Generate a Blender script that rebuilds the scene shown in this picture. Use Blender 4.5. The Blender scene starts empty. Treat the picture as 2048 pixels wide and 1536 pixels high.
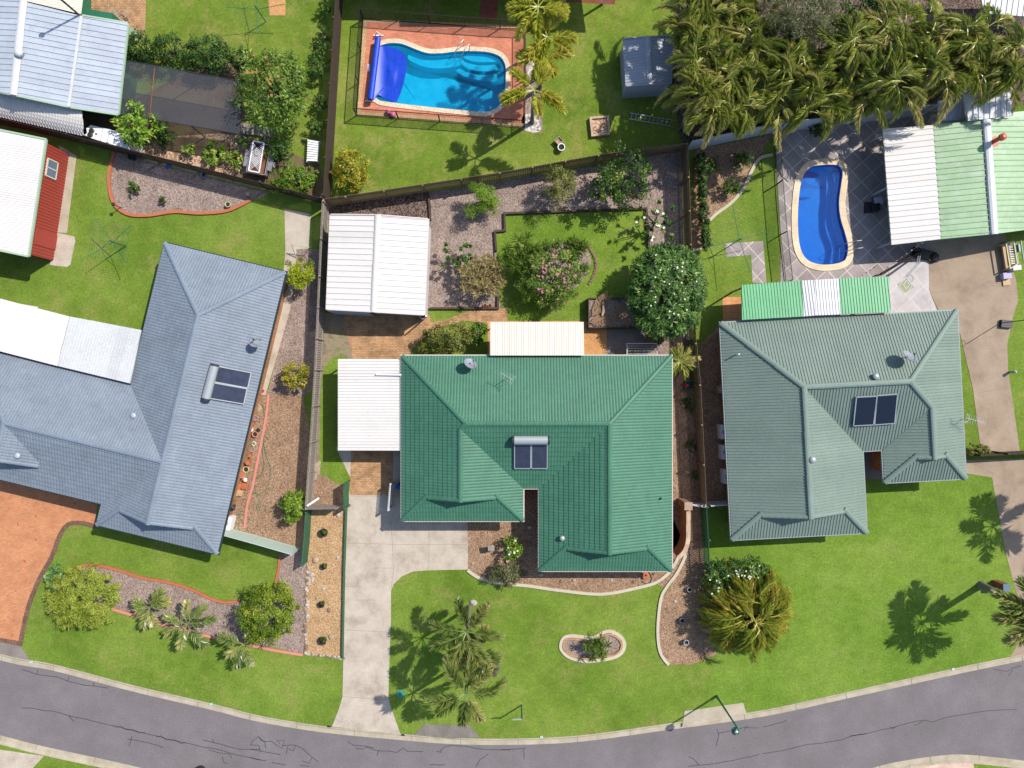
import bpy, math, random
import numpy as np
from mathutils import Vector, Matrix
from mathutils.geometry import delaunay_2d_cdt
PI = math.pi
# ---------------------------------------------------------------- camera, sky, sun, exposure
scene = bpy.context.scene
COL = scene.collection
CAM_H = 46.0                       # drone height over the lawn, metres
FOC = 24.0 / 36.0 * 2048           # focal length in photo pixels
cam_d = bpy.data.cameras.new("camera"); cam = bpy.data.objects.new("camera", cam_d); COL.objects.link(cam)
cam.location = (0, 0, CAM_H); cam.rotation_euler = (0, 0, 0)
cam_d.sensor_width = 36; cam_d.lens = 24; cam_d.clip_end = 2000
scene.camera = cam
SUN_AZ = Vector((0.848, 0.53)).normalized()      # towards the sun, on the ground
SUN_EL = math.radians(49.5)
w = bpy.data.worlds.new("World"); scene.world = w; w.use_nodes = True
nt = w.node_tree; bg = nt.nodes["Background"]
sky = nt.nodes.new("ShaderNodeTexSky"); sky.sky_type = 'NISHITA'; sky.sun_disc = False
sky.sun_elevation = SUN_EL; sky.sun_rotation = math.atan2(SUN_AZ.x, SUN_AZ.y)
nt.links.new(sky.outputs[0], bg.inputs[0]); bg.inputs[1].default_value = 0.135
sd = bpy.data.lights.new("sun", 'SUN'); sd.energy = 4.2; sd.angle = math.radians(0.5); sd.color = (1.0, 0.95, 0.88)
sun = bpy.data.objects.new("sun", sd); COL.objects.link(sun)
sun.rotation_euler = Vector((SUN_AZ.x * math.cos(SUN_EL), SUN_AZ.y * math.cos(SUN_EL), math.sin(SUN_EL))).to_track_quat('Z', 'Y').to_euler()
sun.location = (30, 20, 60)
scene.view_settings.view_transform = 'Standard'; scene.view_settings.look = 'None'
scene.view_settings.exposure = 0.75; scene.view_settings.gamma = 1
# ---------------------------------------------------------------- photo pixel -> world at a real height
def X(px, h=0): return (px - 1024) * (CAM_H - h) / FOC
def Y(py, h=0): return (768 - py) * (CAM_H - h) / FOC
def P(px, py, h=0): return Vector((X(px, h), Y(py, h), h))
def M_(px, h=0): return px * (CAM_H - h) / FOC
def on_plane(px, py, o, n):
    c = Vector((0, 0, CAM_H)); d = Vector(((px - 1024) / FOC, (768 - py) / FOC, -1))
    return c + d * ((o - c).dot(n) / d.dot(n))
# ---------------------------------------------------------------- materials
def lin(c): c /= 255; return c / 12.92 if c <= .04045 else ((c + .055) / 1.055) ** 2.4
KA = 0.56
def C(r, g, b, k=KA): return (lin(r) * k, lin(g) * k, lin(b) * k, 1)
class NT:
    def __init__(s, name):
        s.m = bpy.data.materials.new(name); s.m.use_nodes = True; s.t = s.m.node_tree
        s.b = s.t.nodes["Principled BSDF"]; s.out = s.t.nodes["Material Output"]
    def n(s, ty, **k):
        x = s.t.nodes.new("ShaderNode" + ty)
        for a, v in k.items(): setattr(x, a, v)
        return x
    def l(s, a, b): s.t.links.new(a, b)
    def pos(s, rot=0.0):
        g = s.n("NewGeometry")
        if not rot: return g.outputs["Position"]
        mp = s.n("Mapping"); s.l(g.outputs["Position"], mp.inputs[0]); mp.inputs["Rotation"].default_value = (0, 0, rot)
        return mp.outputs[0]
    def noise(s, vec, scale, detail=3, rough=.6):
        x = s.n("TexNoise"); s.l(vec, x.inputs["Vector"]); x.inputs["Scale"].default_value = scale
        x.inputs["Detail"].default_value = detail; x.inputs["Roughness"].default_value = rough
        return x.outputs[0]
    def ramp(s, fac, cols, interp='LINEAR'):
        r = s.n("ValToRGB"); s.l(fac, r.inputs[0]); e = r.color_ramp; e.interpolation = interp
        while len(e.elements) < len(cols): e.elements.new(.5)
        for q, (p, c) in zip(e.elements, cols): q.position = p; q.color = c
        return r.outputs[0]
    def mul(s, a, b, fac=1.0, mode='MULTIPLY'):
        x = s.n("MixRGB", blend_type=mode)
        if isinstance(fac, bpy.types.NodeSocket): s.l(fac, x.inputs[0])
        else: x.inputs[0].default_value = fac
        for i, q in ((1, a), (2, b)):
            if isinstance(q, bpy.types.NodeSocket): s.l(q, x.inputs[i])
            else: x.inputs[i].default_value = q
        return x.outputs[0]
    def fin(s, col, rough=.8, spec=.25, metal=0, bump=None, bd=.02, bs=.5):
        if isinstance(col, bpy.types.NodeSocket): s.l(col, s.b.inputs["Base Color"])
        else: s.b.inputs["Base Color"].default_value = col
        s.b.inputs["Roughness"].default_value = rough; s.b.inputs["Specular IOR Level"].default_value = spec
        s.b.inputs["Metallic"].default_value = metal
        if bump is not None:
            b = s.n("Bump"); b.inputs["Strength"].default_value = bs; b.inputs["Distance"].default_value = bd
            s.l(bump, b.inputs["Height"]); s.l(b.outputs[0], s.b.inputs["Normal"])
        return s.m
def g(v): return (v, v, v, 1)
def plain(name, c, rough=.6, spec=.3, metal=0, var=.12, scale=2.5):
    t = NT(name); p = t.pos()
    v = t.ramp(t.noise(p, scale, 5, .65), [(.3, g(1 - var)), (.7, g(1 + var * .5))])
    return t.fin(t.mul(c, v), rough, spec, metal)
def rough_ground(name, cols, scale, fine, famt, rough=.95, bd=.02):
    t = NT(name); p = t.pos()
    a = t.ramp(t.noise(p, scale, 6, .65), cols)
    nf = t.noise(p, fine, 3, .7)
    f = t.ramp(nf, [(.32, g(1 - famt)), (.68, g(1 + famt))])
    return t.fin(t.mul(a, f), rough, .1, 0, nf, bd, .6)
def grass_mat(name, dark, mid, lite, dry, amt=.7, off=0.):
    t = NT(name); g0 = t.pos(); mp = t.n("Mapping"); t.l(g0, mp.inputs[0]); mp.inputs["Location"].default_value = (off, off * .7, 0); p = mp.outputs[0]
    a = t.ramp(t.noise(p, .16, 5, .62), [(.32, dark), (.5, mid), (.68, lite)])
    b = t.ramp(t.noise(p, 1.1, 7, .75), [(.36, g(.82)), (.64, g(1.06))])
    c = t.mul(a, b)
    dr = t.ramp(t.noise(p, .45, 8, .78), [(.5, g(0)), (.7, g(amt))])
    c = t.mul(c, dry, dr, 'MIX')
    w_ = t.ramp(t.noise(p, 5, 4, .8), [(.3, g(.86)), (.7, g(1.12))])
    nf = t.noise(p, 8, 5, .95)
    c = t.mul(t.mul(c, w_), t.ramp(nf, [(.34, g(.6)), (.66, g(1.36))]))
    return t.fin(c, .95, .06, 0, nf, .04, .5)
def gravel_mat(name, cols, scale=15, fr=.3, shade=.8, litter=None):
    t = NT(name); p = t.pos()
    v = t.n("TexVoronoi"); t.l(p, v.inputs["Vector"]); v.inputs["Scale"].default_value = scale
    sep = t.n("SeparateColor"); t.l(v.outputs["Color"], sep.inputs[0])
    a = t.ramp(sep.outputs[0], cols)
    b = t.ramp(t.noise(p, .9, 6, .7), [(.35, g(shade)), (.65, g(1.14))])
    c = t.mul(a, b)
    lt = litter or tuple(q * .55 for q in cols[1][1][:3]) + (1,)
    c = t.mul(c, lt, t.ramp(t.noise(p, .8, 8, .8), [(.54, g(0)), (.7, g(.6))]), 'MIX')
    pl = tuple(min(1, q * 1.5) for q in cols[-1][1][:3]) + (1,)
    c = t.mul(c, pl, t.ramp(t.noise(p, 7, 5, .8), [(.62, g(0)), (.75, g(.35))]), 'MIX')
    return t.fin(c, .95, .1, 0, v.outputs["Distance"], .03, .7)
def brick_mat(name, c1, c2, mortar, bw=.23, bh=.115, rot=0., off=.5, ms=.012, stain=.7, sscale=.8, spots=None):
    t = NT(name); p = t.pos(rot)
    b = t.n("TexBrick"); t.l(p, b.inputs["Vector"]); b.offset = off
    b.inputs["Color1"].default_value = c1; b.inputs["Color2"].default_value = c2; b.inputs["Mortar"].default_value = mortar
    b.inputs["Scale"].default_value = 1; b.inputs["Brick Width"].default_value = bw; b.inputs["Row Height"].default_value = bh
    b.inputs["Mortar Size"].default_value = ms; b.inputs["Bias"].default_value = 0
    c = t.mul(b.outputs["Color"], t.ramp(t.noise(p, sscale, 6, .7), [(.35, g(stain)), (.6, g(1.12))]))
    if spots:
        m = t.ramp(t.noise(p, 3.2, 2, .5), [(.66, g(0)), (.7, g(.8))])
        c = t.mul(c, spots, m, 'MIX')
    return t.fin(c, .85, .2, 0, t.noise(p, 25, 3), .01, .3)
def leaf_mat(name, cols, trans=.4, rough=.5, spec=.35):
    t = NT(name); at = t.n("Attribute", attribute_name="var")
    c = t.ramp(at.outputs["Fac"], cols)
    t.fin(c, rough, spec)
    tr = t.n("BsdfTranslucent"); t.l(c, tr.inputs[0])
    mx = t.n("MixShader"); mx.inputs[0].default_value = trans
    t.l(t.b.outputs[0], mx.inputs[1]); t.l(tr.outputs[0], mx.inputs[2]); t.l(mx.outputs[0], t.out.inputs[0])
    return t.m
def roof_mat(name, c, var=.14, rough=.5, spec=.18, streak=.1, dirt=None):
    t = NT(name); p = t.pos()
    v = t.ramp(t.noise(p, .6, 6, .7), [(.3, g(1 - var)), (.7, g(1 + var * .6))])
    v2 = t.ramp(t.noise(p, 9, 3, .6), [(.3, g(1 - streak)), (.7, g(1 + streak))])
    at = t.n('Attribute', attribute_name='var'); v3 = t.ramp(at.outputs['Fac'], [(0, g(.93)), (.5, g(1)), (1, g(1.06))])
    c = t.mul(t.mul(t.mul(c, v), v2), v3)
    if dirt: c = t.mul(c, dirt, t.ramp(t.noise(p, 1.1, 7, .75), [(.5, g(0)), (.75, g(.75))]), 'MIX')
    return t.fin(c, rough, spec)
def water_mat(name, tint, body, wave):
    t = NT(name); p = t.pos()
    tr = t.n("BsdfTransparent"); tr.inputs[0].default_value = tint
    di = t.n("BsdfDiffuse"); t.l(t.ramp(t.noise(p, wave * 1.6, 4, .7), [(.35, tuple(q * .86 for q in body[:3]) + (1,)), (.65, tuple(min(1, q * 1.16) for q in body[:3]) + (1,))]), di.inputs[0])
    m0 = t.n("MixShader"); m0.inputs[0].default_value = .34; t.l(tr.outputs[0], m0.inputs[1]); t.l(di.outputs[0], m0.inputs[2])
    gl = t.n("BsdfGlossy"); gl.inputs["Roughness"].default_value = .06
    b = t.n("Bump"); b.inputs["Strength"].default_value = .14; b.inputs["Distance"].default_value = .05
    t.l(t.noise(p, wave, 4, .65), b.inputs["Height"]); t.l(b.outputs[0], gl.inputs["Normal"]); t.l(b.outputs[0], di.inputs["Normal"])
    fr = t.n("Fresnel"); fr.inputs[0].default_value = 1.33; t.l(b.outputs[0], fr.inputs["Normal"])
    mx = t.n("MixShader"); t.l(fr.outputs[0], mx.inputs[0]); t.l(m0.outputs[0], mx.inputs[1]); t.l(gl.outputs[0], mx.inputs[2])
    t.l(mx.outputs[0], t.out.inputs[0]); return t.m
def shell_mat(name, c, c2):
    t = NT(name); return t.fin(t.ramp(t.noise(t.pos(), 2.2, 4, .6), [(.35, c), (.65, c2)]), .4, .3)
def net_mat(name, c, alpha):
    t = NT(name); t.fin(c, .9, .1); tr = t.n("BsdfTransparent"); mx = t.n("MixShader"); mx.inputs[0].default_value = alpha
    t.l(tr.outputs[0], mx.inputs[1]); t.l(t.b.outputs[0], mx.inputs[2]); t.l(mx.outputs[0], t.out.inputs[0]); return t.m
MT = {}
MT['grass'] = grass_mat('lawn_grass', C(103, 131, 44), C(122, 149, 56), C(139, 160, 69), C(160, 154, 90))
MT['grass2'] = grass_mat('lawn_grass_bright', C(104, 134, 44), C(123, 152, 54), C(140, 163, 67), C(162, 162, 96), .6, 13)
MT['grass3'] = grass_mat('lawn_grass_even', C(105, 138, 47), C(122, 153, 56), C(136, 162, 67), C(156, 166, 94), .45, 31)
MT['grass4'] = grass_mat('lawn_grass_olive', C(102, 128, 43), C(123, 146, 53), C(142, 158, 69), C(172, 160, 96), .8, 57)
MT['asphalt'] = rough_ground('asphalt', [(.25, C(121, 115, 115)), (.5, C(131, 124, 125)), (.75, C(141, 135, 135))], .4, 9, .11)
MT['seal'] = plain('crack_sealant', C(80, 78, 84), .55)
MT['kerb'] = rough_ground('kerb_concrete', [(.3, C(176, 164, 140)), (.7, C(208, 196, 174))], 1.2, 18, .1)
MT['conc'] = rough_ground('driveway_concrete', [(.28, C(172, 158, 140)), (.5, C(204, 190, 172)), (.72, C(218, 206, 190))], .8, 14, .12)
MT['conc2'] = rough_ground('aged_concrete', [(.25, C(150, 132, 112)), (.5, C(176, 156, 134)), (.75, C(190, 171, 150))], .7, 20, .1)
MT['concg'] = rough_ground('grey_concrete', [(.25, C(128, 118, 110)), (.7, C(160, 150, 142))], .9, 20, .1)
MT['pad'] = rough_ground('weathered_pad', [(.25, C(118, 112, 104)), (.7, C(150, 142, 132))], 1.2, 12, .12)
MT['joint'] = plain('joint_line', C(160, 146, 130), .9)
MT['mulch'] = gravel_mat('bark_mulch', [(.05, C(130, 108, 96)), (.4, C(164, 142, 130)), (.8, C(182, 162, 150)), (1, C(200, 184, 174))], 20)
MT['mulchd'] = gravel_mat('dark_mulch', [(.05, C(70, 58, 50)), (.5, C(112, 94, 84)), (1, C(150, 130, 118))], 13)
MT['chips'] = gravel_mat('pale_wood_chips', [(.05, C(150, 110, 80)), (.5, C(208, 172, 136)), (1, C(236, 206, 186))], 10, shade=.6)
MT['gravel'] = gravel_mat('tan_gravel', [(.05, C(160, 124, 86)), (.4, C(194, 156, 114)), (.8, C(210, 174, 130)), (1, C(220, 190, 152))], 19, shade=.92, litter=C(172, 132, 92))
MT['gravelb'] = gravel_mat('brown_gravel', [(.05, C(126, 98, 76)), (.4, C(164, 132, 104)), (.8, C(182, 150, 122)), (1, C(198, 170, 144))], 19, shade=.88, litter=C(132, 104, 80))
MT['pebble'] = gravel_mat('white_pebbles', [(.05, C(150, 130, 120)), (.5, C(214, 200, 190)), (1, C(248, 244, 240))], 7)
MT['soil'] = rough_ground('bare_soil', [(.3, C(96, 82, 62)), (.55, C(128, 108, 86)), (.75, C(112, 124, 62))], .9, 12, .3)
MT['weedy'] = rough_ground('weedy_ground', [(.3, C(120, 108, 84)), (.5, C(162, 146, 122)), (.7, C(124, 134, 74))], 1.4, 12, .22)
MT['paver'] = brick_mat('tan_clay_pavers', C(216, 172, 126), C(194, 148, 104), C(158, 124, 96), stain=.6, sscale=1.2)
MT['paver_o'] = brick_mat('orange_pavers', C(228, 164, 112), C(214, 148, 98), C(180, 130, 92), .4, .4, 0, 0, stain=.9)
MT['paver_t'] = brick_mat('patio_pavers', C(228, 172, 108), C(212, 150, 96), C(186, 146, 104), .24, .12, PI / 4, stain=.85)
MT['paver_r'] = brick_mat('red_deck_pavers', C(232, 150, 116), C(214, 130, 98), C(196, 128, 104), .23, .115, .06, stain=.88)
MT['paver_y'] = brick_mat('border_pavers', C(226, 190, 140), C(206, 168, 122), C(170, 140, 110), .12, .23, .06, stain=.85)
MT['paver_b'] = brick_mat('driveway_pavers', C(220, 156, 112), C(206, 138, 94), C(186, 128, 94), .22, .11, -.2, stain=.88, spots=C(180, 92, 62))
MT['paver_d'] = brick_mat('dark_border_pavers', C(146, 112, 90), C(122, 92, 76), C(96, 76, 64), .11, .22, .3)
MT['path_r'] = brick_mat('red_path_pavers', C(170, 92, 74), C(150, 80, 64), C(120, 76, 64), .23, .115, .15)
MT['stamp'] = brick_mat('stamped_paving', C(184, 172, 168), C(168, 154, 150), C(222, 210, 198), .95, .95, PI / 4 + .05, 0, ms=.03, stain=.78, sscale=.6)
MT['stampp'] = brick_mat('pale_stamped_paving', C(214, 206, 204), C(206, 198, 196), C(226, 218, 210), 1.25, 1.25, PI / 4 + .05, 0, ms=.03, stain=.8, sscale=.6)
MT['pinkdrive'] = brick_mat('pink_driveway', C(238, 208, 188), C(230, 196, 176), C(214, 180, 160), .22, .11)
MT['coping'] = brick_mat('pool_coping', C(244, 224, 194), C(236, 214, 182), C(204, 184, 158), .3, .3, .3, ms=.015, stain=.9)
MT['copingR'] = brick_mat('cream_coping', C(244, 222, 188), C(238, 214, 178), C(214, 190, 158), .5, .5, .1, ms=.012, stain=.92)
MT['shellT'] = shell_mat('pool_shell_turquoise', C(10, 182, 222, .8), C(40, 198, 234, .85))
MT['shellB'] = shell_mat('pool_shell_blue', C(0, 124, 218, .68), C(8, 138, 226, .72))
MT['waterT'] = water_mat('pool_water', (.66, .94, .98, 1), C(10, 160, 206, .7), 5); MT['waterB'] = water_mat('pool_water_blue', (.4, .78, 1, 1), C(4, 108, 206, .5), 6)
MT['cover'] = plain('pool_blanket', C(12, 66, 196, .66), .42, .3, var=.25, scale=4)
MT['tileg'] = roof_mat('green_tile', C(80, 134, 108, .5)); MT['tileb'] = roof_mat('blue_grey_tile', C(140, 151, 163, .54))
MT['capg'] = roof_mat('green_ridge', C(86, 140, 114, .5)); MT['capb'] = roof_mat('blue_grey_ridge', C(144, 157, 172, .54))
MT['sheetd'] = roof_mat('dark_green_steel', C(128, 144, 133, .63), .1, .5, .2); MT['capd'] = roof_mat('dark_green_ridge', C(130, 148, 137, .63), .08, .5, .2)
MT['cream'] = roof_mat('cream_steel', C(246, 240, 233, .52), .04, .5, .2, .03, C(230, 220, 210)); MT['ivory'] = roof_mat('ivory_steel', C(238, 228, 208, .56), .05, .5, .3, .03)
MT['zinc'] = roof_mat('zinc_sheet', C(196, 204, 214, .56), .1, .4, .4, .06, C(170, 176, 188)); MT['white'] = roof_mat('white_sheet', C(236, 236, 236, .54), .06, .5)
MT['trans'] = roof_mat('translucent_sheet', C(214, 216, 216, .56), .08, .4)
MT['gsheet'] = roof_mat('green_steel', C(110, 186, 132, .56), .1, .45); MT['pgsheet'] = roof_mat('pale_green_steel', C(156, 190, 144, .58), .16, .5, .3, .08, C(196, 208, 192))
MT['pgreen'] = plain('pale_green_paint', C(176, 200, 170), .5, var=.06); MT['greyshed'] = roof_mat('grey_shed_steel', C(190, 196, 208, .5), .1, .45)
MT['red'] = plain('red_wall_steel', C(184, 76, 64), .5, var=.06); MT['brick'] = brick_mat('orange_brick', C(206, 142, 92), C(186, 118, 74), C(176, 150, 124), .23, .08)
MT['brickcap'] = brick_mat('brick_capping', C(222, 190, 160), C(196, 156, 128), C(190, 176, 160), .11, .4)
MT['gut'] = plain('cream_gutter', C(232, 214, 206), .45, var=.04); MT['gutd'] = plain('dark_gutter', C(52, 66, 66), .45); MT['gutb'] = plain('grey_green_gutter', C(150, 164, 160), .45)
MT['timber'] = plain('grey_timber', C(170, 158, 146), .85, .15, var=.35, scale=6); MT['timberd'] = plain('dark_timber', C(92, 78, 68), .85, .15, var=.35, scale=6)
MT['timberb'] = plain('brown_timber', C(150, 126, 100), .85, .15, var=.35, scale=6)
MT['greenf'] = plain('green_fence_steel', C(58, 116, 84), .5, var=.06); MT['pgf'] = plain('pale_green_fence_steel', C(196, 214, 202), .5, var=.05)
MT['whitef'] = plain('white_fence_panel', C(226, 226, 230), .6, var=.05); MT['black'] = plain('black_metal', C(28, 32, 32), .45)
MT['dk'] = plain('dark_grey', C(58, 58, 60), .5); MT['steel'] = plain('galvanised_steel', C(190, 196, 196), .35, .5, .3, var=.06); MT['wht'] = plain('white_paint', C(240, 240, 240, .68), .4, var=.05)
MT['glass'] = plain('dark_glass', C(120, 136, 160), .08, .6, var=.15); MT['glassd'] = plain('collector_glass', C(62, 68, 86), .1, .6, var=.3, scale=3); MT['pv'] = plain('solar_glass', C(28, 34, 50), .12, .5, var=.12, scale=3)
MT['terra'] = plain('terracotta', C(206, 122, 82), .8, var=.12); MT['terrap'] = plain('pink_terracotta', C(222, 164, 144), .8, var=.12); MT['pinkedge'] = plain('pink_edging', C(226, 150, 130), .85, var=.1)
MT['orangeedge'] = plain('orange_edging', C(200, 118, 82), .85, var=.12); MT['creamedge'] = plain('cream_edging', C(214, 202, 178), .85, var=.12); MT['potc'] = plain('cream_pot', C(224, 210, 160), .6)
MT['soilp'] = plain('potting_soil', C(66, 54, 44), .95, var=.4, scale=12); MT['rust'] = plain('rusty_steel', C(150, 96, 66), .8, var=.5, scale=7); MT['trailer'] = plain('worn_grey_steel', C(150, 146, 150), .6, var=.4, scale=5)
MT['rock'] = plain('pale_rock', C(190, 170, 146), .9, var=.3, scale=5); MT['rockw'] = plain('white_rock', C(206, 194, 182), .9, var=.2, scale=5); MT['rockd'] = plain('brown_rock', C(150, 124, 100), .9, var=.3, scale=5)
MT['bark'] = plain('bark', C(120, 104, 86), .9, var=.35, scale=8); MT['palmbark'] = plain('palm_trunk', C(140, 134, 116), .9, var=.3, scale=10); MT['dry'] = plain('dry_frond', C(172, 138, 104), .9, var=.35, scale=8)
MT['pink'] = plain('pink_plastic', C(238, 130, 160), .4); MT['bluep'] = plain('blue_plastic', C(20, 90, 190), .4); MT['lilac'] = plain('lilac_cloth', C(206, 196, 228), .8); MT['redp'] = plain('red_plastic', C(206, 50, 70), .4)
MT['gpole'] = plain('green_pole', C(50, 120, 90), .45); MT['teal'] = plain('teal_cover', C(70, 150, 120), .6); MT['hose'] = plain('green_hose', C(60, 130, 96), .5); MT['hoop'] = plain('cream_board', C(222, 216, 150), .4, var=.03)
MT['net'] = net_mat('shade_cloth', C(84, 86, 92), .62); MT['tan'] = plain('tan_panel', C(214, 178, 136), .7); MT['grnp'] = plain('green_plastic_slat', C(150, 190, 170), .5); MT['redflue'] = plain('red_flue', C(210, 96, 74), .5)
MT['ltgreyp'] = plain('light_grey_panel', C(176, 176, 172), .7)
for k_, (a, b, c, d) in dict(
    leaf=((28, 52, 14), (58, 96, 28), (98, 136, 40), (160, 178, 70)), leafd=((30, 50, 14), (58, 92, 26), (100, 134, 42), (172, 174, 70)), mango=((46, 70, 20), (92, 126, 40), (140, 168, 62), (196, 202, 104)),
    lime=((96, 116, 10), (160, 176, 20), (196, 206, 36), (226, 226, 80)), lime2=((60, 92, 14), (108, 146, 30), (150, 180, 50), (190, 206, 90)), olive=((66, 74, 28), (116, 122, 48), (150, 152, 68), (184, 176, 96)),
    greyol=((52, 58, 36), (98, 104, 62), (132, 134, 88), (166, 160, 118)), yel=((96, 100, 16), (164, 158, 34), (204, 192, 60), (230, 214, 110)), fran=((36, 64, 20), (68, 108, 36), (112, 148, 60), (180, 196, 120)), oliveg=((104, 124, 28), (150, 166, 50), (180, 188, 78), (204, 204, 106)), roundg=((56, 82, 14), (110, 138, 28), (156, 172, 46), (200, 200, 82)),
    papaya=((70, 108, 20), (120, 158, 40), (162, 192, 64), (200, 216, 110)), creaml=((110, 104, 60), (178, 162, 104), (208, 190, 134), (230, 216, 170)), spiky=((52, 82, 24), (98, 132, 46), (142, 166, 72), (190, 196, 120)),
    palm=((56, 78, 34), (102, 126, 54), (146, 158, 82), (210, 194, 124)), palmy=((98, 116, 22), (160, 168, 42), (200, 196, 66), (234, 218, 112)), palmg=((70, 92, 26), (128, 146, 50), (178, 180, 84), (232, 210, 146)),
    cane=((96, 122, 30), (150, 162, 54), (200, 182, 76), (242, 196, 112)), variec=((50, 104, 40), (84, 150, 66), (140, 186, 110), (220, 232, 200)), hedge=((24, 52, 18), (50, 86, 30), (86, 122, 44), (150, 160, 60)), dryw=((70, 60, 50), (120, 106, 92), (160, 144, 128), (196, 182, 168))).items():
    MT[k_] = leaf_mat('leaf_' + k_, rough=.36 if 'palm' in k_ or k_ == 'cane' else .5, spec=.6 if 'palm' in k_ or k_ == 'cane' else .35, cols=[(0, C(*a, .74)), (.35, C(*b, .74)), (.7, C(*c, .74)), (1, C(*d, .74))])
MT['flw'] = plain('white_petals', C(250, 246, 220, .7), .6); MT['flp'] = plain('pink_petals', C(236, 130, 164), .6); MT['flr'] = plain('reddish_blossom', C(190, 130, 80), .7)
# ---------------------------------------------------------------- mesh builder
def newell(pts):
    n = Vector()
    for i, a in enumerate(pts): b = pts[i - 1]; n += Vector(((b.y - a.y) * (b.z + a.z), (b.z - a.z) * (b.x + a.x), (b.x - a.x) * (b.y + a.y)))
    return n.normalized() if n.length else Vector((0, 0, 1))
def inset(poly, d):
    out = []; n = len(poly); ar = sum(poly[i - 1].x * poly[i].y - poly[i].x * poly[i - 1].y for i in range(n)); s = 1 if ar > 0 else -1
    for i in range(n):
        a, b, c = poly[i - 1], poly[i], poly[(i + 1) % n]
        e1 = (b - a).to_2d().normalized(); e2 = (c - b).to_2d().normalized()
        n1 = Vector((-e1.y, e1.x)) * s; n2 = Vector((-e2.y, e2.x)) * s
        m = n1 + n2; q = m.length_squared
        m = m * (2 / q) if q > .15 else n1
        out.append(Vector((b.x + m.x * d, b.y + m.y * d, b.z)))
    return out
def smooth(pts, k=6, closed=True):
    out = []; n = len(pts); rng = range(n) if closed else range(n - 1)
    for i in rng:
        if closed: p = [pts[(i + j) % n] for j in (-1, 0, 1, 2)]
        else: p = [pts[max(0, i - 1)], pts[i], pts[i + 1], pts[min(n - 1, i + 2)]]
        for t in range(k):
            t /= k
            out.append(.5 * (2 * p[1] + (p[2] - p[0]) * t + (2 * p[0] - 5 * p[1] + 4 * p[2] - p[3]) * t * t + (3 * p[1] - p[0] - 3 * p[2] + p[3]) * t ** 3))
    if not closed: out.append(pts[-1].copy())
    return out
def px(pts, h=0): return [P(a, b, h) for a, b in pts]
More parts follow.
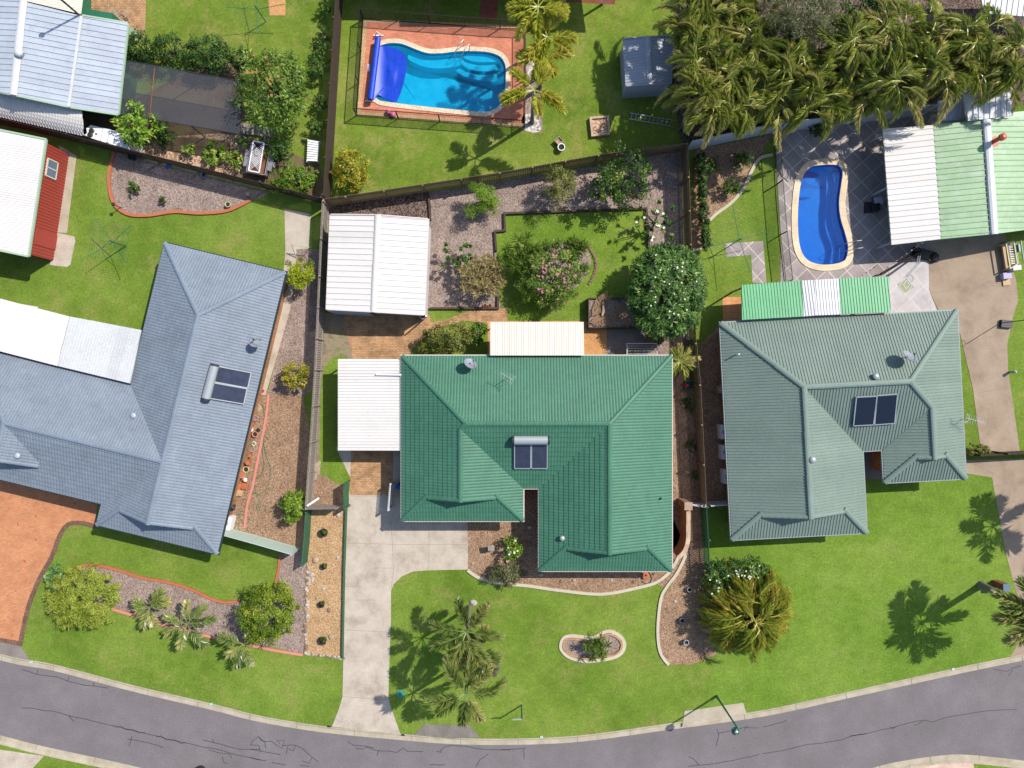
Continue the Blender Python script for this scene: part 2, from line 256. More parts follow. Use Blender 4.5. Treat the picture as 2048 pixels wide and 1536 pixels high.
class MB:
    def __init__(s): s.v = []; s.f = []; s.a = []
    def add(s, vs, fs, var=.5):
        o = len(s.v); s.v += [tuple(q) for q in vs]; s.f += [tuple(o + i for i in f) for f in fs]; s.a += [var] * len(fs); return s
    def prism(s, poly, z0, z1):
        n = len(poly); ar = sum(poly[i - 1].x * poly[i].y - poly[i].x * poly[i - 1].y for i in range(n))
        p = poly if ar > 0 else poly[::-1]
        return s.add([(q.x, q.y, z0) for q in p] + [(q.x, q.y, z1) for q in p], [tuple(range(n, 2 * n)), tuple(range(n - 1, -1, -1))] + [(i, (i + 1) % n, n + (i + 1) % n, n + i) for i in range(n)])
    def ring(s, outer, inner, z0, z1):
        n = len(outer)
        return s.add([(q.x, q.y, z) for z in (z0, z1) for l in (outer, inner) for q in l],
                     [f for i in range(n) for j in [(i + 1) % n] for f in ((2 * n + i, 2 * n + j, 3 * n + j, 3 * n + i), (i, j, 2 * n + j, 2 * n + i), (n + j, n + i, 3 * n + i, 3 * n + j), (j, i, n + i, n + j))])
    def box(s, c, sz, rz=0., m=None):
        x, y, z = (q / 2 for q in sz); c = Vector(c); R = m or Matrix.Rotation(rz, 3, 'Z')
        vs = [c + R @ Vector(q) for q in ((-x, -y, -z), (x, -y, -z), (x, y, -z), (-x, y, -z), (-x, -y, z), (x, -y, z), (x, y, z), (-x, y, z))]
        return s.add(vs, [(3, 2, 1, 0), (4, 5, 6, 7), (0, 1, 5, 4), (1, 2, 6, 5), (2, 3, 7, 6), (3, 0, 4, 7)])
    def bar(s, a, b, w_, h_, up=(0, 0, 1)):
        a, b = Vector(a), Vector(b); x = (b - a); L = x.length
        if L < 1e-6: return s
        x /= L; up = Vector(up)
        if abs(x.dot(up)) > .99: up = Vector((1, 0, 0))
        y = up.cross(x).normalized(); z = x.cross(y)
        return s.box((a + b) / 2, (L, w_, h_), m=Matrix((x, y, z)).transposed())
    def tube(s, pts, r, n=6, cap=True):
        pts = [Vector(q) for q in pts]; k = len(pts); rs = r if isinstance(r, (list, tuple)) else [r] * k; vs = []; prev = None
        for i, p in enumerate(pts):
            t = (pts[min(i + 1, k - 1)] - pts[max(i - 1, 0)]).normalized()
            if prev is None: u = t.orthogonal().normalized()
            else: u = (prev - t * prev.dot(t)).normalized()
            prev = u; q = t.cross(u)
            vs += [p + (u * math.cos(2 * PI * j / n) + q * math.sin(2 * PI * j / n)) * rs[i] for j in range(n)]
        fs = [(i * n + j, i * n + (j + 1) % n, (i + 1) * n + (j + 1) % n, (i + 1) * n + j) for i in range(k - 1) for j in range(n)]
        if cap: fs += [tuple(range(n - 1, -1, -1)), tuple(range((k - 1) * n, k * n))]
        return s.add(vs, fs)
    def lathe(s, c, prof, n=16):
        c = Vector(c); vs = [c + Vector((r * math.cos(2 * PI * j / n), r * math.sin(2 * PI * j / n), z)) for r, z in prof for j in range(n)]; k = len(prof)
        fs = [(i * n + j, i * n + (j + 1) % n, (i + 1) * n + (j + 1) % n, (i + 1) * n + j) for i in range(k - 1) for j in range(n)]
        fs += [tuple(range(n - 1, -1, -1)), tuple(range((k - 1) * n, k * n))]
        return s.add(vs, fs)
    def blob(s, c, r, rnd, n=7, m=5, jit=.22):
        c = Vector(c); vs = []; fs = []
        for i in range(m + 1):
            for j in range(n):
                th = PI * i / m; ph = 2 * PI * j / n; k = 1 + rnd.uniform(-jit, jit)
                vs.append(c + Vector((r[0] * math.sin(th) * math.cos(ph) * k, r[1] * math.sin(th) * math.sin(ph) * k, r[2] * math.cos(th) * k)))
        fs = [(i * n + j, (i + 1) * n + j, (i + 1) * n + (j + 1) % n, i * n + (j + 1) % n) for i in range(m) for j in range(n)]
        return s.add(vs, fs)
    def build(s, name, mat, parent=None, label=None, smooth_=False):
        off = Vector(); q = parent
        while q is not None: off += q.location; q = q.parent
        me = bpy.data.meshes.new(name)
        if parent is None and s.v:
            a = np.array(s.v); off = Vector((float((a[:, 0].min() + a[:, 0].max()) / 2), float((a[:, 1].min() + a[:, 1].max()) / 2), float(a[:, 2].min())))
        me.from_pydata([(x - off.x, y - off.y, z - off.z) for x, y, z in s.v], [], s.f)
        if any(q != .5 for q in s.a):
            me.attributes.new("var", 'FLOAT', 'FACE').data.foreach_set("value", s.a)
        if smooth_: me.shade_smooth()
        me.materials.append(MT[mat]); me.update()
        o = bpy.data.objects.new(name, me); COL.objects.link(o)
        if parent is None: o.location = off
        else: o.parent = parent
        if label: o['label'] = label
        return o
def tag(o, label, cat, group=None):
    o['label'] = label; o['category'] = cat
    if group: o['group'] = group
    return o
def thing(name, label, cat, loc=(0, 0, 0), group=None):
    o = bpy.data.objects.new(name, None); COL.objects.link(o); o.location = loc; o.empty_display_size = .3
    return tag(o, label, cat, group)
def structure(o): o['kind'] = 'structure'; return o
def copy_thing(src, loc, label=None, group=None):
    r = src.copy(); COL.objects.link(r); r.location = loc
    if label: r['label'] = label
    if group: r['group'] = group
    for ch in list(src.children):
        c = ch.copy(); COL.objects.link(c); c.parent = r
        for gch in ch.children: d = gch.copy(); COL.objects.link(d); d.parent = c
    return r
def in_poly(p, l):
    c = False
    for i in range(len(l)):
        a, b = l[i - 1], l[i]
        if (a.y > p.y) != (b.y > p.y) and p.x < (b.x - a.x) * (p.y - a.y) / (b.y - a.y) + a.x: c = not c
    return c
def sheet(name, poly, mat, z, holes=None):
    """one flat piece of the ground"""
    m = MB()
    if not holes: m.add([(p.x, p.y, z) for p in poly], [tuple(range(len(poly)))] if newell([Vector((p.x, p.y, 0)) for p in poly]).z > 0 else [tuple(range(len(poly) - 1, -1, -1))])
    else:
        pts = []; ed = []
        for l in [poly] + holes:
            o = len(pts); pts += [Vector((p.x, p.y)) for p in l]; ed += [(o + i, o + (i + 1) % len(l)) for i in range(len(l))]
        v, e, f = delaunay_2d_cdt(pts, ed, [], 1, 1e-5)[:3]
        f = [q for q in f if not any(in_poly((v[q[0]] + v[q[1]] + v[q[2]]) / 3, l) for l in holes) and in_poly((v[q[0]] + v[q[1]] + v[q[2]]) / 3, poly)]
        m.add([(p.x, p.y, z) for p in v], [tuple(t) if (v[t[1]] - v[t[0]]).cross(v[t[2]] - v[t[0]]) > 0 else tuple(t)[::-1] for t in f])
    return structure(m.build(name, mat))
def ribbon(pts, wd, z0, z1, m=None):
    """a raised band following a line; WD in metres"""
    m = m or MB(); n = len(pts); L = []; Rr = []
    for i in range(n):
        t = (pts[min(i + 1, n - 1)] - pts[max(i - 1, 0)]).to_2d().normalized(); q = Vector((-t.y, t.x, 0)) * wd / 2
        L.append(pts[i] + q); Rr.append(pts[i] - q)
    vs = [(p.x, p.y, z) for z in (z0, z1) for l in (L, Rr) for p in l]; fs = []
    for i in range(n - 1):
        j = i + 1; fs += [(2 * n + i, 3 * n + i, 3 * n + j, 2 * n + j), (i, 2 * n + i, 2 * n + j, j), (n + j, 3 * n + j, 3 * n + i, n + i)]
    fs += [(0, n, 3 * n, 2 * n), (n - 1, 3 * n - 1, 4 * n - 1, 2 * n - 1)]
    return m.add(vs, fs)
def edging(pxs, wd, hgt, mat, label, name='garden_edging', k=6, group=None):
    return tag(ribbon(smooth(px(pxs), k, False), wd, -.05, hgt).build(name, mat), label, 'garden edging', group)
# ---------------------------------------------------------------- the setting: ground, road, pools' holes, paving
top_edge = [(-900, 1065), (-300, 1240), (0, 1322), (104, 1342), (260, 1383), (422, 1421), (518, 1445), (646, 1466), (799, 1481), (900, 1489), (1010, 1491), (1156, 1485), (1336, 1461), (1528, 1434), (1695, 1398), (1908, 1351), (2048, 1322), (2700, 1190)]
bot_edge = [(2700, 1440), (2250, 1550), (2048, 1524), (1945, 1513), (1893, 1513), (1812, 1524), (1740, 1541), (1560, 1600), (1300, 1650), (1024, 1665), (700, 1640), (430, 1578), (260, 1534), (91, 1497), (0, 1474), (-300, 1395), (-900, 1230)]
RZ = -.12
tpts = smooth(px(top_edge), 5, False); bpts = smooth(px(bot_edge), 5, False)
road_hole = inset(tpts + bpts, -.42)
poolT = smooth(px([(748, 92), (760, 83), (781, 78), (807, 80), (833, 90), (857, 98), (885, 98), (922, 94), (969, 95), (995, 101), (1011, 112), (1020, 132), (1020, 165), (1017, 195), (1009, 212), (994, 226), (969, 233), (917, 229), (838, 221), (773, 213), (752, 207), (742, 192), (743, 150)]), 4)
poolR = smooth(px([(1617, 323), (1643, 318), (1674, 318), (1690, 327), (1697, 346), (1694, 372), (1690, 405), (1693, 435), (1702, 465), (1708, 495), (1702, 524), (1684, 537), (1653, 542), (1627, 539), (1606, 529), (1591, 508), (1584, 474), (1583, 422), (1588, 370), (1598, 341)]), 4)
inT, inR = inset(poolT, .3), inset(poolR, .42)
outer = [Vector(q) for q in ((-400, -400, 0), (400, -400, 0), (400, 400, 0), (-400, 400, 0))]
ground = sheet('ground', outer, 'grass', 0, [road_hole, inset(poolT, .15), inset(poolR, .2)])
road = sheet('road', inset(tpts + bpts, -.1), 'asphalt', RZ)
def kerb(pts, name):
    prof = [(-.12, RZ - .1), (-.02, RZ + .012), (.3, RZ + .02), (.38, .012), (.47, .02), (.48, -.15)]
    m = MB(); n = len(pts); vs = []; k = len(prof)
    for i in range(n):
        t = (pts[min(i + 1, n - 1)] - pts[max(i - 1, 0)]).to_2d().normalized(); q = Vector((-t.y, t.x, 0))
        vs += [pts[i] + q * a + Vector((0, 0, b)) for a, b in prof]
    m.add(vs, [(i * k + j, (i + 1) * k + j, (i + 1) * k + j + 1, i * k + j + 1) for i in range(n - 1) for j in range(k - 1)])
    return structure(m.build(name, 'kerb'))
kerb(tpts, 'kerb'); kerb(bpts, 'kerb')
m = MB()
for pts in (tpts, bpts):
    acc = 0
    for a, b in zip(pts, pts[1:]):
        acc += (b - a).length
        if acc > 3.2 and abs(a.x) < 40:
            acc = 0; t_ = (b - a).to_2d().normalized(); q = Vector((-t_.y, t_.x, 0)); ribbon([a - q * .02, a + q * .3], .022, RZ, RZ + .026, m); ribbon([a + q * .38, a + q * .47], .022, 0, .0225, m)
structure(m.build('kerb_line', 'pad'))
# sealed cracks in the asphalt, traced from the picture as lines on the road surface
def zz(pts, ox, oy): return [(ox + a / 3.84, oy + b / 3.84) for a, b in pts]
cracks = [zz(c, 0, 1136) for c in ([(160, 785), (270, 820), (350, 835), (430, 840), (510, 875), (640, 905), (820, 928)], [(280, 785), (272, 820)], [(520, 840), (512, 873)], [(712, 880), (712, 910)],
    [(150, 1080), (240, 1085), (330, 1105), (390, 1105), (520, 1140), (640, 1165), (760, 1195), (880, 1225), (1000, 1255), (1100, 1275), (1200, 1300), (1290, 1325), (1400, 1345), (1550, 1380), (1700, 1410), (1800, 1440), (1997, 1480)], [(520, 1140), (558, 1185)],
    [(880, 1228), (920, 1225), (960, 1250), (1020, 1248), (1060, 1272), (1110, 1268)], [(1190, 1305), (1230, 1295), (1270, 1330), (1330, 1328), (1390, 1355), (1420, 1345)], [(970, 1320), (1060, 1335), (1150, 1355), (1250, 1385)], [(1003, 1298), (985, 1375)],
    [(1550, 1328), (1630, 1345), (1760, 1380), (1840, 1400), (1990, 1400)], [(1620, 1315), (1640, 1350)], [(1700, 1455), (1710, 1500), (1745, 1510)], [(1595, 1405), (1680, 1425), (1760, 1440), (1772, 1468)])]
cracks += [zz(c, 500, 1136) for c in ([(0, 1365), (20, 1330), (60, 1300), (80, 1330), (110, 1340), (160, 1335), (200, 1370), (240, 1390), (260, 1330), (200, 1330), (225, 1355)], [(60, 1300), (110, 1345), (115, 1390)], [(240, 1370), (340, 1365), (400, 1395), (470, 1460), (520, 1495)], [(285, 1375), (275, 1435)], [(345, 1370), (325, 1415), (290, 1395)],
    [(0, 1365), (60, 1370), (75, 1415)], [(0, 1400), (75, 1412), (230, 1440)], [(0, 1462), (60, 1480), (120, 1488)], [(160, 1500), (270, 1520)], [(395, 1490), (450, 1510), (470, 1465)], [(380, 1525), (450, 1530)],
    [(745, 1340), (790, 1370), (880, 1375), (950, 1390)], [(810, 1392), (870, 1395), (890, 1380), (950, 1402), (1000, 1415), (1060, 1415), (1120, 1425), (1180, 1390), (1210, 1415), (1330, 1418)], [(985, 1410), (972, 1450)],
    [(1430, 1415), (1470, 1425), (1460, 1415), (1490, 1380), (1540, 1372), (1660, 1378), (1780, 1400), (1997, 1405)], [(1735, 1536), (1760, 1480), (1830, 1435)], [(1385, 1515), (1500, 1520)])]
cracks += [zz(c, 1000, 1136) for c in ([(0, 1405), (100, 1400), (200, 1390)], [(183, 1395), (187, 1475)], [(1670, 1245), (1685, 1280), (1665, 1375)], [(1685, 1275), (1760, 1262), (1915, 1222)], [(1880, 1255), (1890, 1235), (1990, 1235)], [(1450, 1455), (1490, 1475), (1530, 1520)], [(1450, 1530), (1600, 1518), (1800, 1485), (1997, 1440)])]
cracks += [zz(c, 1528, 1136) for c in ([(0, 1230), (90, 1205), (180, 1180)], [(0, 1435), (150, 1410), (350, 1360), (450, 1350), (600, 1325), (680, 1300), (800, 1280), (900, 1250), (1000, 1230), (1120, 1195), (1250, 1175), (1300, 1192), (1400, 1155), (1550, 1130), (1700, 1105), (1850, 1095), (1950, 1095)], [(665, 1295), (720, 1290), (795, 1280)], [(975, 1230), (1000, 1240), (1015, 1225)], [(1160, 1215), (1230, 1185)], [(1775, 785), (1880, 800), (1920, 775), (1990, 755)], [(1890, 830), (1920, 790)])]
rc = random.Random(3); m = MB()
for c in cracks:
    pts = px(c); fine_ = []
    for a, b in zip(pts, pts[1:]):
        k = max(1, int((b - a).length / .5))
        fine_ += [a.lerp(b, i / k) + Vector((rc.uniform(-.025, .025), rc.uniform(-.025, .025), 0)) for i in range(k)]
    fine_.append(pts[-1]); ribbon(fine_, .046, RZ - .01, RZ + .005, m)
m.build('crack_line', 'seal', road)
def S(name, pts, mat, z, k=0, holes=None):
    p = px(pts); return sheet(name, smooth(p, k) if k else p, mat, z, holes)
# --- lawns of the neighbouring lots
S('pool_lawn', [(692, -90), (1350, -90), (1346, 180), (1362, 300), (1190, 325), (1000, 359), (703, 404), (662, 408), (674, 190)], 'grass4', .002, 0, [inset(poolT, .15)])
S('east_lawn', [(1408, 1002), (1470, 985), (1936, 940), (1984, 955), (1992, 1000), (2010, 1100), (2044, 1230), (2022, 1313), (1908, 1337), (1695, 1384), (1528, 1419), (1405, 1440), (1432, 1310), (1420, 1200)], 'grass3', .002)
S('north_west_lawn', [(292, -90), (690, -90), (672, 190), (660, 330), (560, 300), (490, 120), (260, 90), (294, 60)], 'grass4', .002)
# --- lot in the middle
S('mulch_bed', [(655, 408), (860, 384), (1000, 362), (1362, 303), (1368, 500), (1380, 690), (1372, 712), (1170, 712), (1168, 640), (1010, 618), (858, 618)], 'mulch', .004)
S('dark_gravel', [(655, 408), (857, 382), (858, 440), (655, 440)], 'mulchd', .008)
S('lawn', [(1010, 428), (1150, 423), (1292, 418), (1294, 470), (1298, 520), (1290, 662), (1168, 664), (1168, 645), (1012, 645), (1004, 620), (997, 590), (993, 505), (990, 464), (1010, 462)], 'grass2', .012)
S('island_bed', [(1090, 492), (1150, 486), (1176, 503), (1182, 530), (1166, 562), (1140, 580), (1085, 592), (1052, 562), (1060, 512)], 'mulch', .016, 4)
S('weedy_ground', [(636, 625), (690, 628), (700, 690), (708, 720), (676, 722), (672, 960), (640, 1010), (622, 1010), (630, 900), (640, 760)], 'weedy', .004)
S('side_lawn', [(648, 735), (700, 722), (705, 900), (703, 955), (680, 972), (660, 958), (641, 945), (640, 850)], 'grass2', .008, 3)
S('rear_paving', [(688, 630), (860, 630), (862, 645), (890, 640), (930, 624), (975, 618), (1015, 616), (1015, 646), (980, 648), (930, 641), (885, 655), (850, 675), (832, 690), (810, 718), (706, 718), (700, 690), (690, 660)], 'paver', .016)
S('patio_paving', [(975, 642), (1213, 642), (1213, 714), (975, 714)], 'paver_t', .02); S('patio_slab', [(1213, 660), (1288, 660), (1288, 714), (1213, 714)], 'concg', .018)
S('shade_gravel', [(1340, 712), (1378, 700), (1388, 800), (1398, 1003), (1408, 1100), (1370, 1100), (1342, 1100)], 'gravelb', .008)
S('driveway', [(672, 895), (803, 895), (803, 1040), (935, 1044), (936, 1139), (880, 1140), (850, 1141), (825, 1143), (803, 1153), (788, 1168), (782, 1182), (782, 1240), (779, 1320), (777, 1395), (781, 1412), (801, 1468), (735, 1462), (664, 1453), (677, 1420), (685, 1394), (687, 1312), (691, 1140), (696, 995), (703, 960)], 'conc', .012)
S('brick_pad', [(703, 898), (786, 898), (786, 990), (699, 990)], 'paver', .016)
m = MB()
for a in ([(699, 992), (803, 992)], [(697, 1086), (803, 1089), (934, 1089)], [(783, 1045), (787, 1140), (782, 1180)], [(858, 1060), (858, 1139)], [(750, 1136), (790, 1136)], [(690, 1173), (710, 1173)], [(692, 1260), (779, 1264)], [(710, 1200), (750, 1200)], [(686, 1393), (777, 1400)]): ribbon(px(a), .022, .005, .016, m)
structure(m.build('driveway_marking', 'joint'))
S('gravel_bed', [(622, 1012), (694, 1012), (690, 1140), (687, 1314), (611, 1306), (612, 1140)], 'gravel', .008)
S('gate_gravel', [(624, 960), (652, 952), (672, 968), (694, 968), (694, 1012), (622, 1012)], 'gravelb', .012)
S('mulch_strip', [(600, 1096), (616, 1122), (612, 1140), (611, 1306), (590, 1304), (540, 1292), (548, 1180), (560, 1110)], 'mulch', .004)
S('front_bed', [(935, 1040), (1040, 1040), (1040, 968), (1086, 968), (1086, 1040), (1348, 1040), (1370, 1095), (1352, 1125), (1335, 1148), (1310, 1165), (1260, 1178), (1200, 1187), (1110, 1178), (1055, 1170), (1000, 1165), (960, 1155), (935, 1140)], 'gravelb', .008)
S('path_bed', [(1352, 1125), (1372, 1096), (1378, 1096), (1362, 1130), (1345, 1165), (1330, 1178), (1312, 1166), (1335, 1148)], 'gravelb', .006)
S('corner_bed', [(1372, 1096), (1404, 1096), (1420, 1200), (1432, 1310), (1380, 1330), (1335, 1328), (1322, 1300), (1317, 1245), (1323, 1200), (1345, 1165), (1362, 1130)], 'gravelb', .012)
# --- lot on the west
S('rear_bed', [(226, 303), (300, 322), (420, 352), (540, 384), (520, 396), (480, 411), (450, 421), (400, 425), (350, 423), (300, 430), (262, 430), (235, 418), (222, 395), (219, 350)], 'mulch', .004)
S('side_path', [(569, 418), (622, 428), (618, 497), (593, 499), (592, 545), (580, 620), (556, 705), (531, 790), (508, 787), (535, 690), (566, 560), (571, 500)], 'conc', .012)
S('side_mulch', [(593, 499), (640, 499), (640, 770), (606, 792), (535, 788), (556, 705), (580, 620), (592, 545)], 'mulch', .008)
S('side_gravel', [(500, 780), (606, 790), (626, 900), (625, 1010), (620, 1100), (440, 1052)], 'gravelb', .006)
S('front_mulch', [(165, 1130), (200, 1130), (245, 1141), (285, 1154), (320, 1160), (355, 1168), (390, 1180), (420, 1195), (450, 1203), (480, 1200), (545, 1215), (545, 1299), (470, 1283), (400, 1268), (330, 1250), (260, 1228), (225, 1217), (150, 1180)], 'mulch', .006)
S('brick_driveway', [(-300, 910), (0, 960), (195, 1005), (190, 1052), (160, 1045), (135, 1050), (118, 1075), (103, 1115), (78, 1160), (58, 1210), (47, 1255), (40, 1290), (0, 1284), (-300, 1210)], 'paver_b', .012)
m = MB(); ribbon(smooth(px([(192, 1053), (160, 1046), (135, 1050), (118, 1075), (103, 1115), (78, 1160), (58, 1210), (47, 1255), (40, 1292)]), 5, False), .3, 0, .018, m); ribbon(px([(42, 1287), (0, 1280), (-300, 1205)]), .3, 0, .022, m); structure(m.build('driveway_border_path', 'paver_d'))
S('driveway_crossing', [(-300, 1208), (0, 1284), (40, 1292), (62, 1322), (0, 1309), (-300, 1232)], 'concg', .008)
S('rear_patio', [(150, -60), (294, -60), (290, 75), (240, 80), (150, 60)], 'paver', .012)
S('bare_soil', [(-60, 215), (150, 225), (240, 215), (400, 130), (500, 120), (490, 270), (640, 330), (655, 408), (165, 286), (-60, 232)], 'soil', .004)
S('wood_chips', [(290, 290), (330, 275), (480, 268), (515, 300), (500, 345), (420, 345), (300, 318)], 'chips', .008, 3); S('weed_grass', [(320, 275), (440, 280), (460, 300), (400, 312), (330, 300)], 'soil', .012, 3)
S('shed_path', [(118, 290), (153, 312), (134, 466), (108, 464)], 'kerb', .004); S('shed_slab', [(106, 462), (118, 466), (149, 473), (151, 482), (141, 529), (134, 534), (100, 530)], 'conc', .01)
S('side_walk', [(-60, 520), (0, 520), (0, 522), (-60, 522)], 'conc', .01)
# --- pool lot to the north
S('pool_deck', [(734, 42), (1050, 58), (1050, 248), (720, 225)], 'paver_r', .012, 0, [inset(poolT, .15)])
m = MB(); m.ring(px([(727, 37), (1050, 52), (1050, 256), (714, 231)]), px([(735, 44), (1049, 59), (1049, 247), (722, 223)]), 0, .016); structure(m.build('pool_deck_border_path', 'paver_y'))
S('palm_bed', [(1050, 100), (1088, 104), (1084, 266), (1044, 260)], 'mulch', .008); S('pebble_bed', [(1052, 104), (1086, 108), (1088, 150), (1060, 160)], 'pebble', .012, 3); S('pebble_bed', [(1048, 228), (1080, 236), (1078, 264), (1046, 258)], 'pebble', .012, 3)
S('brick_path', [(972, -80), (1008, -80), (992, 40), (958, 38)], 'path_r', .012)
S('terrace', [(1120, -90), (1236, -90), (1230, 9), (1120, 2)], 'path_r', .014)
S('under_palms', [(1352, -80), (2150, -80), (2150, 200), (1860, 228), (1528, 268), (1366, 300), (1345, 180)], 'mulchd', .004)
# --- lot on the east
S('corner_mulch', [(1390, 300), (1545, 268), (1520, 315), (1505, 335), (1485, 375), (1460, 405), (1430, 428), (1412, 450), (1410, 480), (1400, 500), (1384, 500)], 'gravelb', .006)
S('pool_paving', [(1550, 264), (1860, 228), (1990, 228), (1990, 470), (1858, 478), (1858, 520), (1858, 580), (1880, 635), (1560, 640), (1562, 480)], 'stamp', .008, 0, [inset(poolR, .2)])
S('pale_paving', [(1778, 530), (1857, 520), (1858, 580), (1878, 632), (1778, 640)], 'stampp', .012)
S('stepping_path', [(1450, 487), (1526, 482), (1533, 566), (1505, 566), (1502, 510), (1453, 514)], 'stamp', .01); S('terrace_tiles', [(1445, 594), (1495, 594), (1495, 645), (1446, 645)], 'paver_o', .012)
S('rear_driveway', [(1857, 470), (2005, 440), (2018, 520), (2032, 560), (2036, 600), (2024, 640), (2014, 690), (2016, 740), (2040, 906), (1962, 906), (1946, 780), (1920, 668), (1905, 628), (1880, 628), (1858, 580)], 'conc2', .016)
S('front_driveway', [(1930, 920), (2120, 916), (2160, 1300), (2020, 1314), (2040, 1280), (2044, 1230), (2010, 1100), (1992, 1000), (1984, 955), (1930, 946)], 'conc2', .01)
m = MB()
for a in ([(1860, 586), (2003, 570)], [(1938, 682), (2024, 664)], [(1955, 786), (2022, 774)], [(1990, 972), (2060, 958)], [(1940, 924), (1988, 948)]): ribbon(px(a), .03, .005, .02, m)
structure(m.build('rear_driveway_marking', 'joint'))
S('side_soil', [(1400, 690), (1450, 640), (1470, 1000), (1408, 1006)], 'gravelb', .006)
S('entry_path', [(1720, 890), (1770, 890), (1770, 958), (1720, 958)], 'concg', .01)
# --- street side
S('kerb_pad_path', [(828, 1470), (849, 1448), (940, 1451), (960, 1474), (900, 1477)], 'pad', .024)
S('crossover_path', [(1364, 1454), (1369, 1422), (1486, 1405), (1493, 1428)], 'kerb', .024)
S('opposite_driveway', [(-60, 1485), (0, 1499), (88, 1512), (62, 1540), (-60, 1600)], 'conc', .008); S('opposite_drive', [(1816, 1545), (1820, 1532), (1946, 1524), (1950, 1545)], 'pinkdrive', .008)
# ---------------------------------------------------------------- roofs with real relief
def clip_half(poly, ax, val, keep_ge):
    out = []; n = len(poly)
    for i in range(n):
        a, b = poly[i - 1], poly[i]; da, db = a[ax] - val, b[ax] - val
        if not keep_ge: da, db = -da, -db
        if (da >= 0) != (db >= 0):
            t = da / (da - db); out.append((a[0] + (b[0] - a[0]) * t, a[1] + (b[1] - a[1]) * t))
        if db >= 0: out.append(b)
    return out
def area2(p): return abs(sum(p[i - 1][0] * p[i][1] - p[i][0] * p[i - 1][1] for i in range(len(p)))) / 2
PROF = {  # period, [(offset along the eave, height)], course, lip
    'tile': (.19, [(0, 0), (.05, .014), (.095, .02), (.14, .014)], .335, .034),
    'corr': (.15, [(0, 0), (.0375, .016), (.075, .024), (.1125, .016)], None, 0),
    'sheet': (.19, [(0, 0), (.115, 0), (.135, .035), (.165, .035)], None, 0),
    'pan': (.36, [(0, 0), (.27, 0), (.285, .04), (.33, .04)], None, 0)}
def roof_face(mb, polys, e0, e1, kind, lift=.02):
    """cover plane polygons with tiles or ribbed sheet; E0-E1 is the eave"""
    per, prof, course, lip = PROF[kind]
    u = (e1 - e0).normalized(); n = newell(polys[0])
    if n.z < 0: n = -n
    v = n.cross(u)
    if v.z < 0 or (abs(v.z) < 1e-5 and False): v = -v
    hs = [h for _, h in prof] + [prof[0][1]]; xs = [x for x, _ in prof] + [per]
    hv = lambda a, b: .5 + .5 * (((math.sin(a * 12.9898 + b * 78.233 + e0.x * 3.7) * 43758.5453) % 1) * 2 - 1)
    for poly in polys:
        q = [((p - e0).dot(u), (p - e0).dot(v)) for p in poly]
        a0, a1 = min(a for a, _ in q), max(a for a, _ in q)
        k = math.floor(a0 / per)
        while k * per < a1:
            for i in range(len(prof)):
                s0, s1 = k * per + xs[i], k * per + xs[i + 1]
                if s1 <= a0 or s0 >= a1: continue
                st = clip_half(clip_half(q, 0, s0, True), 0, s1, False)
                if len(st) < 3 or area2(st) < 1e-5: continue
                f = lambda a: hs[i] + (hs[i + 1] - hs[i]) * (a - s0) / (s1 - s0) + lift
                if course is None:
                    vs = [e0 + u * a + v * b + n * f(a) for a, b in st]; mb.add(vs, [tuple(range(len(vs)))], .499 + .8 * (hv(math.floor((s0 + .01) / .76), 1) - .5))
                    continue
                b0, b1 = min(b for _, b in st), max(b for _, b in st); j = math.floor(b0 / course)
                while j * course < b1:
                    c0, c1 = j * course, (j + 1) * course
                    cell = clip_half(clip_half(st, 1, c0, True), 1, c1, False)
                    if len(cell) > 2 and area2(cell) > 1e-6:
                        vs = [e0 + u * a + v * b + n * (f(a) + lip * (c1 - b) / course) for a, b in cell]
                        mb.add(vs, [tuple(range(len(vs)))], .499 + .7 * (hv(math.floor((s0 + .01) / .38), j) - .5))
                        ed = [(a, b) for a, b in cell if abs(b - c1) < 1e-6]
                        if len(ed) == 2:
                            (aa, bb), (ac, bc) = ed; A = e0 + u * aa + v * bb + n * f(aa); B = e0 + u * ac + v * bc + n * f(ac)
                            mb.add([A, B, B + n * lip, A + n * lip], [(0, 1, 2, 3)])
                    j += 1
            k += 1
def cap(mb, a, b, r=.15, seg=.42, lift=.075):
    a, b = Vector(a), Vector(b); L = (b - a).length
    if L < .05: return
    t = (b - a) / L; side = t.cross(Vector((0, 0, 1))).normalized(); up = side.cross(t)
    k = max(1, round(L / seg)); N = 5
    for i in range(k):
        p0, p1 = a + t * L * i / k, a + t * (L * (i + 1) / k + .02); vs = []
        for p, rr in ((p0, r * 1.06), (p1, r * .94)):
            vs += [p + side * rr * math.cos(PI * j / N) + up * (rr * .55 * math.sin(PI * j / N) + lift - .05) for j in range(N + 1)]
        mb.add(vs, [(j, j + 1, N + 2 + j, N + 1 + j) for j in range(N)] + [tuple(range(N, -1, -1)), tuple(range(N + 1, 2 * N + 2))])
def gable_rake(mb, G, Gb, w_=.16): mb.bar(G + Vector((0, 0, .05)), Gb + Vector((0, 0, .05)), w_, .07)
